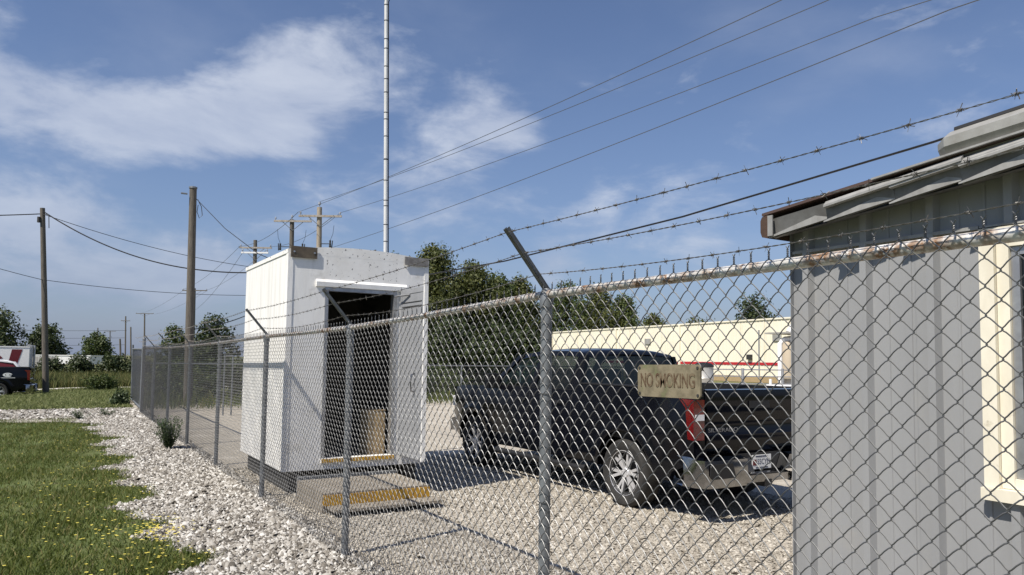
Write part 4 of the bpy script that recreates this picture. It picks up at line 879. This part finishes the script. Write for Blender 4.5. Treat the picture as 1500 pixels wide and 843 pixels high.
        for xd in (2.28, 1.30):
            dh = MB(); dh.cbox((xd, s*1.025, 1.17), (0.20, 0.03, 0.035)); P('door_handle', dh, blk_plastic)
        for xg in (3.05, 2.09, 1.06):
            gm = MB(); gm.grid([[(xg-0.004, s*(halfw(xg, z)+0.0015), z), (xg+0.004, s*(halfw(xg, z)+0.0015), z)] for z in np.linspace(0.50, 1.32, 9)]); P('door_gap', gm, dark_m, fx=False)
        sb = MB(); sb.tube([(0.75, s*0.98, 0.36), (0.85, s*1.01, 0.35), (2.9, s*1.01, 0.35), (3.05, s*0.98, 0.36)], 0.045, 10); P('side_step', sb, blk_plastic, sm=True)
    mb = MB(); mb.grid([[(3.26-0.66*u + 0.12*(1-v*v), gh(3, 1.33+0.47*u)*v*0.98, 1.345+0.475*u) for v in np.linspace(-1, 1, 9)] for u in np.linspace(0, 1, 4)]); P('windscreen', mb, wind_glass, sm=True, fx=False)
    mb = MB(); mb.add([(0.985, 0.86, 1.37), (0.985, -0.86, 1.37), (1.02, -0.74, 1.80), (1.02, 0.74, 1.80)], [(0, 1, 2, 3)]); P('rear_window', mb, car_glass, fx=False)
    mb = MB(); mb.box((0.95, -0.94, 0.9), (0.99, 0.94, 1.37)); mb.box((1.3, -0.7, 0.75), (1.5, 0.7, 1.45)); mb.box((2.15, 0.15, 0.75), (2.32, 0.75, 1.60)); mb.box((2.15, -0.75, 0.75), (2.32, -0.15, 1.60)); mb.box((3.0, -0.85, 0.9), (3.2, 0.85, 1.33)); P('cab_interior', mb, blk_plastic)
    un = MB(); un.box((-1.12, -0.62, 0.50), (4.4, 0.62, 0.70)); un.box((0.55, -0.90, 0.42), (3.2, 0.90, 0.60))
    for c in (0.0, 3.745): un.box((c-0.50, -0.72, 0.70), (c+0.50, 0.72, 0.90)); un.tube([(c, -0.8, 0.40), (c, 0.8, 0.40)], 0.06, 8)
    un.tube([(0, 0, 0.40), (0.05, 0, 0.40)], 0.16, 10); P('underbody', un, blk_plastic)
    hi = MB(); hi.box((-1.30, -0.05, 0.36), (-1.05, 0.05, 0.44)); P('tow_hitch', hi, blk_plastic)
    ex = MB(); ex.tube([(-0.3, -0.75, 0.40), (-1.15, -0.80, 0.38)], 0.05, 10); P('exhaust', ex, dark_m)
    for c in (0.0, 3.745):
        for s in (1, -1):
            wlh = bpy.data.objects.new('wheel', TY); COL.objects.link(wlh); wlh.parent = t; wlh.location = (c, s*0.875, 0.40); wlh.rotation_euler = (0, random.uniform(0, 1), 0 if s > 0 else PI)
            link('rim_barrel', RB, wlh); link('rim_spokes', SPK, wlh)
    if side_mark:
        em = MB(); em.lathe([(0.0, 0), (0.17, 0)], 20, (0, 0, 0), 'Y', close=True); em = MB()
        em.grid([[(-0.35-0.17*k*math.cos(a), 1.028, 1.12+0.085*k*math.sin(a)) for k in (0.55, 1.0)] for a in np.linspace(0.2, 2*PI-0.5, 22)]); em.grid([[(-0.35-0.07*math.cos(a)*k, 1.028, 1.12+0.04*math.sin(a)*k) for k in (0, 1)] for a in np.linspace(0, 2*PI, 12)])
        em.box((-0.62, 1.020, 0.985), (-0.10, 1.026, 1.005)); P('side_emblem', em, white_p, fx=False)
    return t
pickup('pickup_truck', (4.50, 6.68, 0.0), PI/2 - math.radians(0.4), 'black crew cab pickup with chrome rear bumper parked in the gravel yard', '655CYM', 'SILVERADO', scale=0.98)

# ------------------------------------------------------------------ far vehicles on the left
pickup('pickup_truck', (-4.17, 38.1, -0.30), math.radians(177), 'black pickup with a white emblem on its bed side, parked beyond the lane', None, None, True, 0.98)
bt = thing('box_truck', (-7.95, 46.6, -0.3), 'white utility box truck with a maroon emblem behind the black pickup', 'truck', None, math.radians(178))
def bpart(n, mb, m, par=None): return part(n, mb, m, par or bt, world=False)
mb = MB(); mb.box((-4.6, -1.1, 0.75), (3.0, 1.1, 2.30)); mb.box((-4.62, -1.12, 2.301), (3.0, 1.12, 2.36)); bpart('box_body', mb, white_p)
mb = MB(); mb.prism([(3.02, 0.5), (5.6, 0.5), (5.6, 1.3), (4.7, 1.45), (4.0, 2.1), (3.02, 2.15)], -1.05, 1.05, 'Y'); bpart('cab', mb, white_p)
mb = MB(); mb.prism([(-4.30, 2.2), (-3.85, 2.2), (-3.60, 0.9), (-3.95, 0.9)], 1.103, 1.112, 'Y'); bpart('maroon_panel', mb, maroon)
mb = MB()
for k in range(4):
    a = PI/4+k*PI/2; mb.prism([(-3.2+0.30*math.cos(a-0.45), 1.65+0.30*math.sin(a-0.45)), (-3.2+0.30*math.cos(a+0.45), 1.65+0.30*math.sin(a+0.45)), (-3.2+0.045*math.cos(a+1.2), 1.65+0.045*math.sin(a+1.2)), (-3.2+0.045*math.cos(a-1.2), 1.65+0.045*math.sin(a-1.2))], 1.103+0.001*k, 1.112, 'Y')
bpart('maltese_cross', mb, maroon)
for y_ in (-1.0, 1.0):
    mb = MB(); mb.tube([(-4.7, y_, 0.5), (-4.7, y_, 2.42), (-4.5, y_, 2.42)], 0.05, 8); bpart('grab_rail', mb, frame_m)
mb = MB(); mb.box((-4.85, -1.1, 0.45), (-4.6, 1.1, 0.60)); bpart('rear_step', mb, chrome)
mb = MB(); mb.box((-4.635, 0.85, 0.9), (-4.605, 1.0, 1.2)); bpart('tail_light', mb, red_lens)
mb = MB(); mb.box((-4.4, -0.5, 0.5), (5.0, 0.5, 0.75)); bpart('chassis', mb, blk_plastic)
for c in (-2.6, 4.4):
    for s in (1, -1):
        mb = MB(); mb.lathe([(0.25, -0.13), (0.45, -0.14), (0.48, -0.1), (0.48, 0.1), (0.45, 0.14), (0.25, 0.13), (0.0, 0.06)], 24, (c, s*0.92, 0.48), 'Y'); bpart('wheel', mb, rubber)
ec = thing('parked_car', (-4.55, 41.6, -0.12), 'maroon car with a white roof between the black pickup and the box truck', 'car', None, math.radians(179))
def ecp(n, mb, m, sm=True): return part(n, mb, m, ec, world=False, smooth=sm)
mb = MB()
for s_ in (1, -1): mb.grid([[(x, s_*(0.86+0.04*math.sin(PI*u)), 0.30+(zt-0.30)*u) for u in np.linspace(0, 1, 6)] for x, zt in ((-1.05, 0.98), (-0.9, 1.02), (0, 1.02), (2.0, 1.0), (3.2, 0.92), (3.5, 0.75))])
mb.grid([[(x, 0.86*v, zt) for v in np.linspace(-1, 1, 5)] for x, zt in ((-1.05, 0.4), (-1.06, 0.98), (-0.9, 1.02), (2.0, 1.0), (3.2, 0.92), (3.5, 0.75), (3.5, 0.35))]); ecp('car_body', mb, maroon)
mb = MB(); mb.grid([[(x, 0.70*v, z-0.03*v*v) for v in np.linspace(-1, 1, 7)] for x, z in ((-1.0, 1.06), (-0.72, 1.40), (-0.4, 1.50), (0.4, 1.54), (1.2, 1.50))]); ecp('roof_panel', mb, white_p)
mb = MB()
for s_ in (1, -1): mb.grid([[(x, s_*0.86, 1.01), (x, s_*0.71, z)] for x, z in ((-0.9, 1.08), (-0.65, 1.36), (0.4, 1.49), (1.2, 1.45), (1.9, 1.02))])
mb.grid([[(1.2, 0.70*v, 1.49), (1.95, 0.80*v, 1.01)] for v in np.linspace(-1, 1, 4)]); ecp('window', mb, maroon)
for s_ in (1, -1):
    mb = MB(); mb.tube([(-1.0, s_*0.83, 1.02), (-0.70, s_*0.74, 1.38), (0.4, s_*0.70, 1.51), (1.2, s_*0.71, 1.47), (1.9, s_*0.82, 1.02)], 0.03, 6); ecp('roof_pillar', mb, white_p)
for c in (-0.3, 2.5):
    for s_ in (1, -1):
        mb = MB(); mb.lathe([(0.0, -0.06), (0.2, -0.09), (0.30, -0.1), (0.33, -0.06), (0.33, 0.06), (0.30, 0.1), (0.2, 0.09), (0.0, 0.06)], 20, (c, s_*0.80, 0.33), 'Y'); ecp('wheel', mb, rubber)
tr_ = thing('long_trailer', (-0.8, 88, 0), 'long low white trailer beyond the hedge', 'trailer', None, math.radians(-30))
mb = MB(); mb.box((-3.2, -1.2, 0.7), (2.4, 1.2, 1.52)); part('trailer_body', mb, white_p, tr_, world=False)
mb = MB(); mb.box((-3.25, -1.25, 1.525), (2.45, 1.25, 1.60)); part('trailer_roof', mb, white_p, tr_, world=False)
for c in (-1.8, 1.2):
    mb = MB(); mb.lathe([(0.2, -1.2), (0.42, -1.22), (0.42, 1.22), (0.2, 1.2)], 16, (c, 0, 0.42), 'Y'); part('wheel', mb, rubber, tr_, world=False)
pf = thing('board_fence', (-4.2, 71, 0), 'short grey board fence behind the service pole', 'fence', None, math.radians(-31.6))
grey_board = mat('grey_fence_board', (0.36, 0.35, 0.33), 0.9, 0, (0.26, 0.25, 0.23), 3)
for k in range(14):
    mb = MB(); mb.box((-1.8+k*0.30, -0.01+0.01*(k % 2), 0.02), (-1.8+k*0.30+0.27, 0.015+0.01*(k % 2), 1.46)); part('board', mb, grey_board, pf, world=False)

# ------------------------------------------------------------------ utility poles and wires
def pole(name, base, top, r0_, r1_, m, label, arms=(), extras=None, group='utility poles'):
    t = thing(name, base, label, 'utility pole', group)
    B, Tt = Vector(base), Vector(top)
    mb = MB(); mb.tube([B-Vector((0, 0, 0.3)), B.lerp(Tt, .5), Tt], [r0_, (r0_+r1_)/2, r1_], 12); part('pole', mb, m, t, smooth=True)
    for (dz_, a0, a1, am) in arms:                       # crossarm from X offset a0 to a1, dz_ below the top, turned across the street
        mb = MB(); c = Tt + Vector((0, -r1_-0.05, -dz_)); d = Vector((1.0, -0.62, 0)).normalized(); nr = Vector((-d.y, d.x, 0))
        R_ = Matrix((d, nr, Vector((0, 0, 1)))).transposed(); mb.cbox(c+d*(a0+a1)/2, (a1-a0, 0.09, 0.12), R_); arm = part('crossarm', mb, am, t)
        for q in (a0+0.1, a1-0.1):
            ins = MB(); ins.lathe([(0.02, 0.06), (0.02, 0.12), (0.06, 0.13), (0.05, 0.19), (0.06, 0.2), (0.03, 0.26), (0.0, 0.265)], 8, c+d*q); part('insulator', ins, porc, arm, smooth=True)
        if a1-a0 > 1.6:
            br = MB()
            for q in (a0*0.6, a1*0.6): br.tube([c+d*q, c+Vector((0, 0, -0.6))], 0.02, 5)
            part('brace', br, galv_post, arm)
    return t
p1 = pole('service_pole', (-2.51, 39.17, 0.0), (-3.01, 38.9, 8.22), 0.135, 0.10, wood_pole, 'leaning grey service pole beside the black pickup with cables at its top')
mb = MB(); mb.tube([(-3.12, 38.85, 7.55), (-3.12, 38.85, 7.8)], 0.07, 8); mb.tube([(-3.0, 38.75, 7.9), (-2.75, 38.6, 7.9), (-2.72, 38.6, 7.3)], 0.02, 6); part('cable_clamp', mb, dark_m, p1)
p2 = pole('service_pole', (1.69, 27.17, 0.0), (1.53, 26.74, 7.4), 0.15, 0.115, wood_pole, 'thick bare wooden pole without crossarms behind the fence')
mb = MB(); mb.tube([(1.35, 26.7, 7.15), (1.15, 26.7, 7.15)], 0.03, 6); mb.lathe([(0.135, 7.36), (0.135, 7.415), (0.10, 7.43)], 10, (1.53, 26.74, 0)); part('pole_fittings', mb, galv_post, p2)
mb = MB(); mb.tube([(1.68+0.0, 26.7, 7.0), (1.80, 26.65, 6.75), (1.83, 26.6, 6.45), (1.74, 26.6, 6.35), (1.66, 26.6, 6.55), (1.69, 26.62, 6.8)], 0.012, 5); part('slack_loop', mb, cable_m, p2, smooth=True)
def cutout(t, c, d, side):
    mb = MB(); c = Vector(c); mb.tube([c, c+d*0.55], 0.025, 6); e_ = c+d*0.62
    mb.lathe([(0.05, -0.22), (0.07, -0.2), (0.07, -0.1), (0.05, -0.08), (0.07, 0.0), (0.05, 0.05), (0.06, 0.2), (0.0, 0.22)], 8, e_); mb.tube([e_+Vector((0.1*side, 0, -0.25)), e_+Vector((0.13*side, -0.03, 0.2))], 0.03, 6); part('fuse_cutout', mb, dark_m, t)
    lw = MB(); lw.tube([e_+Vector((0, 0, 0.2)), e_+Vector((0.15*side, 0, 0.6)), e_+Vector((0.2*side, 0, 1.1))], 0.012, 5); part('jumper_wire', lw, cable_m, t)
dA = Vector((1.0, -0.62, 0)).normalized()
p3 = pole('street_pole', (10.75, 42.4, 0), (10.51, 42.16, 10.45), 0.19, 0.145, wood_pale, 'pale wooden street pole with a grey crossarm rising behind the shelter', [(0.55, -1.25, 1.25, wood_arm)])
cutout(p3, (10.55, 42.1, 8.3), dA, 1); mb = MB(); mb.lathe([(0.03, 10.4), (0.03, 10.6), (0.09, 10.62), (0.07, 10.75), (0.0, 10.78)], 8, (10.51, 42.16, 0)); part('pole_top_pin', mb, porc, p3)
mb = MB(); mb.lathe([(0.16, 6.7), (0.18, 6.72), (0.18, 7.3), (0.14, 7.34)], 12, (10.15, 42.1, 0)); part('transformer', mb, tank_m, p3, smooth=True)
p4 = pole('street_pole', (10.4, 47.2, 0), (10.23, 47.04, 10.45), 0.18, 0.14, wood_pole, 'weathered street pole with crossarm and two fuse cutouts above the shelter corner', [(0.12, -1.2, 1.2, wood_arm)])
cutout(p4, (10.3, 46.95, 8.7), dA, 1); cutout(p4, (10.15, 47.05, 8.7), -dA, -1)
mb = MB(); mb.lathe([(0.03, 10.4), (0.03, 10.6), (0.08, 10.62), (0.06, 10.74), (0.0, 10.77)], 8, (10.23, 47.04, 0)); part('pole_top_pin', mb, porc, p4)
p5 = pole('street_pole', (10.7, 58.8, 0), (10.51, 58.62, 10.7), 0.18, 0.14, wood_pole, 'street pole with two stacked pale crossarms left of the shelter', [(0.62, -1.25, 1.25, wood_arm), (1.0, -1.1, 1.0, white_p)])
p6 = pole('street_pole', (12.7, 102.3, 0), (12.54, 102.1, 10.4), 0.19, 0.15, wood_pole, 'distant street pole with a plain dark crossarm beside the bare pole', [(0.3, -1.6, 1.6, wood_pole)])
for (x_, y_, h_, lab, arm_) in ((12.9, 166.9, 10.2, 'far T shaped pole with crossarm at its very top above the fence corner', [(0.05, -1.8, 1.8, wood_pole)]), (10.4, 180.2, 10.1, 'far plain pole with stubby arms between the T shaped pole and round tree', [(1.0, -1.0, 1.0, wood_pole)]),
                                (11.2, 250.4, 8.8, 'very far pole with a short crossarm near the round tree', [(0.1, -1.7, 1.7, wood_pole)]), (6.7, 218, 8.6, 'far thin pole in front of the round tree', []), (6.7, 135.7, 4.3, 'short bare far pole left of the fence corner', []), (10.6, 168.4, 7.4, 'far bare pole just left of the T shaped pole', [])):
    pole('distant_pole', (x_, y_, 0), (x_-0.3, y_, h_), 0.16, 0.13, wood_pole, lab, arm_, group='distant utility poles')
def wire(name, pts, r, m, label, sag=0.0, n=28, group=None):
    A = [Vector(p) for p in pts]; P = []
    for a, b in zip(A[:-1], A[1:]):
        for i in range(n): 
            u = i/n; q = a.lerp(b, u); q.z -= sag*4*u*(1-u); P.append(q)
    P.append(A[-1]); mb = MB(); mb.tube(P, r, 5); return single(name, mb, m, label, 'wire', group, True, tuple(A[0]))
GW = 'overhead power lines'
for (a, b, lab) in (((9.45, 42.8, 10.15), (11.2, 10.3, 9.75), 'highest overhead line leaving the pale street pole'), ((10.51, 42.16, 10.78), (12.9, 9.7, 10.2), 'overhead line from the top pin of the pale street pole'),
                    ((11.56, 41.55, 10.15), (13.4, 9.6, 9.6), 'overhead line from the outer crossarm end of the pale street pole'), ((10.7, 42.1, 7.9), (11.7, 7.1, 8.3), 'lowest overhead line along the street poles')):
    A, B = Vector(a), Vector(b); wire('power_line', [A, B, B+(B-A)*0.5], 0.011, line_m, lab, 0.22, group=GW)
for (a, b, lab) in (((9.45, 42.8, 10.15), (9.4, 59.3, 10.2), 'line from pale pole to the stacked crossarm pole, near side'), ((11.56, 41.55, 10.15), (11.5, 57.9, 10.2), 'line from pale pole to the stacked crossarm pole, street side'),
                    ((9.5, 59.3, 10.2), (11.2, 102.9, 10.2), 'line running from the stacked crossarm pole into the distance, near side'), ((11.5, 58.0, 10.2), (13.9, 101.3, 10.2), 'line running from the stacked crossarm pole into the distance, street side'), ((9.7, 59.2, 9.7), (12.6, 102, 7.5), 'lower line running into the distance below the crossarms'),
                    ((11.3, 102.9, 10.1), (11.5, 167.5, 10.1), 'far line between the distant poles, near side'), ((13.9, 101.3, 10.1), (14.3, 166, 10.1), 'far line between the distant poles, street side')):
    wire('power_line', [a, b], 0.014, line_m, lab, 0.5, group=GW)
wire('service_cable', [(-2.95, 38.85, 8.05), (2.8, 34.0, 5.4), (9.0, 29.0, 6.2)], 0.028, cable_m, 'thick black cable sagging from the leaning service pole to the shelter side', 0.45)
wire('service_cable', [(-3.0, 38.85, 7.95), (10.6, 42.2, 6.6)], 0.014, cable_m, 'thin upper cable from the leaning service pole towards the street', 0.55)
wire('service_cable', [(-12.0, 35.0, 8.0), (-2.9, 38.9, 5.0), (10.6, 42.2, 5.4)], 0.013, cable_m, 'thin lower cable clipped to the middle of the leaning service pole', 0.35)
wire('service_cable', [(-14, 39.5, 7.0), (-3.05, 38.9, 7.95)], 0.024, cable_m, 'black cable arriving at the leaning service pole top from beyond the box truck', 0.2)
wire('service_cable', [(1.65, 26.75, 7.02), (2.01, 23.39, 5.55), (2.34, 20.38, 4.46), (2.79, 16.17, 3.40), (3.04, 13.85, 3.20), (3.28, 11.54, 3.15), (3.51, 9.41, 3.17), (3.87, 6.08, 3.35), (4.16, 3.39, 3.60), (4.6, -1.0, 4.2)], 0.011, cable_m, 'black service drop sagging from the bare pole over the metal building', 0.0, 4)
wire('service_cable', [(1.80, 27.1, 2.6), (10.3, 47.0, 6.3)], 0.02, cable_m, 'low black cable running from the bare pole behind the shelter', 0.5)
for k, zz in enumerate((2.9, 4.4, 6.0)):
    wire('distant_line', [(-60, 190, zz), (10.4, 180.2, zz+1.0)], 0.04, line_m, ('lowest', 'middle', 'upper')[k]+' of three faint far lines crossing behind the leaning service pole', 0.4, group='faint far lines')

# ------------------------------------------------------------------ cream building, tanks and railing beyond the yard
cb = thing('cream_building', (52, 60, 0), 'long cream steel sided building with a red stripe behind the truck', 'building')
A, B = Vector((56.3, 90.6, 0)), Vector((48.6, 30.0, 0)); dirn = (B-A).normalized(); outn = Vector((dirn.y, -dirn.x, 0))      # outn faces the camera side
if outn.x > 0: outn = -outn
LEN = (B-A).length; HT = 5.45; R_cb = Matrix((dirn, outn, Vector((0, 0, 1)))).transposed()
def cbx(mb, u0, u1, z0, z1, o0, o1):
    mb.add([A+dirn*u+outn*o_+Vector((0, 0, z)) for z in (z0, z1) for u, o_ in ((u0, o0), (u1, o0), (u1, o1), (u0, o1))], [(3,2,1,0),(4,5,6,7),(0,1,5,4),(1,2,6,5),(2,3,7,6),(3,0,4,7)]); return mb
part('core', cbx(MB(), 0, LEN, 0, HT-0.05, -25, -0.05), cream_wall, cb)
u_ = 0.0; k = 0
while u_ < LEN-0.1:
    e_ = min(u_+3.0, LEN); mb = cbx(MB(), u_, e_-0.04, 0.55, HT, -0.05, 0.0)
    for q in np.arange(u_+0.15, e_-0.1, 0.45): cbx(mb, q, q+0.07, 0.56, HT-0.02, 0.001, 0.035)
    part('siding_panel', mb, cream_wall, cb); u_ += 3.0
part('plinth', cbx(MB(), -0.05, LEN, 0.0, 0.54, -0.05, 0.06), tan_m, cb); part('eave_trim', cbx(MB(), -0.1, LEN, HT+0.001, HT+0.14, -25, 0.10), cream_wall, cb)
part('red_stripe', cbx(MB(), 22, LEN, 1.52, 1.76, 0.036, 0.05), red_paint, cb)
part('downspout', cbx(MB(), 24.0, 24.25, 0.2, HT, 0.036, 0.18), cream_wall, cb); part('downspout', cbx(MB(), 24.8, 25.05, 0.2, HT, 0.036, 0.18), cream_wall, cb)
part('wall_lamp', cbx(MB(), 46.0, 46.5, 2.0, 2.45, 0.036, 0.3), dark_m, cb)
for q in (8.0, 36.0, 52.0): part('downspout', cbx(MB(), q, q+0.22, 0.2, HT, 0.036, 0.17), cream_wall, cb)
for q in (30.0, 49.0): part('wall_vent', cbx(MB(), q, q+1.0, 3.6, 4.2, 0.036, 0.12), tank_m, cb)
part('conduit', cbx(MB(), 47.3, 47.42, 0.6, 4.6, 0.036, 0.11), frame_m, cb)
tk = thing('dust_tank', (31.6, 26.2, 0), 'tall grey cylindrical tank with a white pipe beside the cream building', 'tank')
mb = MB(); mb.lathe([(0.62, 0.0), (0.62, 2.75), (0.58, 2.95), (0.35, 3.15), (0.0, 3.2)], 24, (31.75, 26.1, 0)); part('shell', mb, tank_m, tk, smooth=True)
mb = MB(); mb.lathe([(0.40, 0.9), (0.40, 2.7), (0.34, 2.85), (0.0, 2.9)], 20, (31.2, 25.8, 0)); part('inner_vessel', mb, tank_tan, tk, smooth=True)
mb = MB(); mb.tube([(30.75, 26.0, 0), (30.75, 26.0, 2.75), (30.9, 25.95, 2.95), (31.3, 25.8, 3.0)], 0.13, 12); part('white_pipe', mb, white_p, tk, smooth=True)
mb = MB(); mb.box((30.6, 25.2, 3.28), (32.6, 26.9, 3.36)); mb.box((31.0, 25.6, 3.2), (31.1, 25.7, 3.28)); part('platform', mb, tank_m, tk)
mb = MB()
for k in range(7): a = k/6*PI/2; mb.tube([(31.3+0.5*math.sin(a)*2, 25.9, 3.36+0.9*math.sin(a)), (31.5+0.5*math.sin(a)*2, 25.7, 3.36+0.9*math.sin(a))], 0.05, 6)
mb.tube([(31.2, 25.8, 3.36), (31.6, 25.7, 3.9), (32.4, 25.5, 4.2)], 0.16, 10); part('top_duct', mb, white_p, tk, smooth=True)
rl = thing('pipe_railing', (28, 26, 0), 'grey pipe railing in front of the cream building', 'railing')
ra, rb_ = Vector((24.5, 28.3, 0)), Vector((31.5, 24.0, 0))
for k in range(5):
    mb = MB(); q = ra.lerp(rb_, k/4); mb.tube([q, q+Vector((0, 0, 1.42))], 0.07, 8); part('post', mb, frame_m, rl, smooth=True)
for zz in (1.35, 1.0, 0.62): mb = MB(); mb.tube([ra+Vector((0, 0, zz)), rb_+Vector((0, 0, zz))], 0.03, 8); part('rail', mb, frame_m, rl, smooth=True)
wr = thing('white_pipe_rack', (30, 24.8, 0), 'low white pipe rack standing by the tall tank', 'pipes')
mb = MB(); mb.tube([(28.4, 25.0, 0.55), (31.6, 23.2, 0.55)], 0.07, 8); mb.tube([(28.6, 24.9, 0), (28.6, 24.9, 0.9)], 0.07, 8); mb.tube([(30.2, 24.0, 0), (30.2, 24.0, 0.9)], 0.07, 8); part('pipe', mb, white_p, wr, smooth=True)
dr = thing('storage_drum', (21.05, 22.2, 0), 'grey drum with a black lid showing beside the sign', 'drum')
mb = MB(); mb.lathe([(0.38, 0.0), (0.40, 0.1), (0.40, 1.0), (0.42, 1.03), (0.40, 1.06), (0.40, 1.5)], 24, (21.05, 22.2, 0)); part('drum_body', mb, tank_m, dr, smooth=True)
mb = MB(); mb.lathe([(0.42, 1.5), (0.42, 1.56), (0.30, 1.66), (0.0, 1.70)], 24, (21.05, 22.2, 0)); part('lid', mb, blk_plastic, dr, smooth=True)
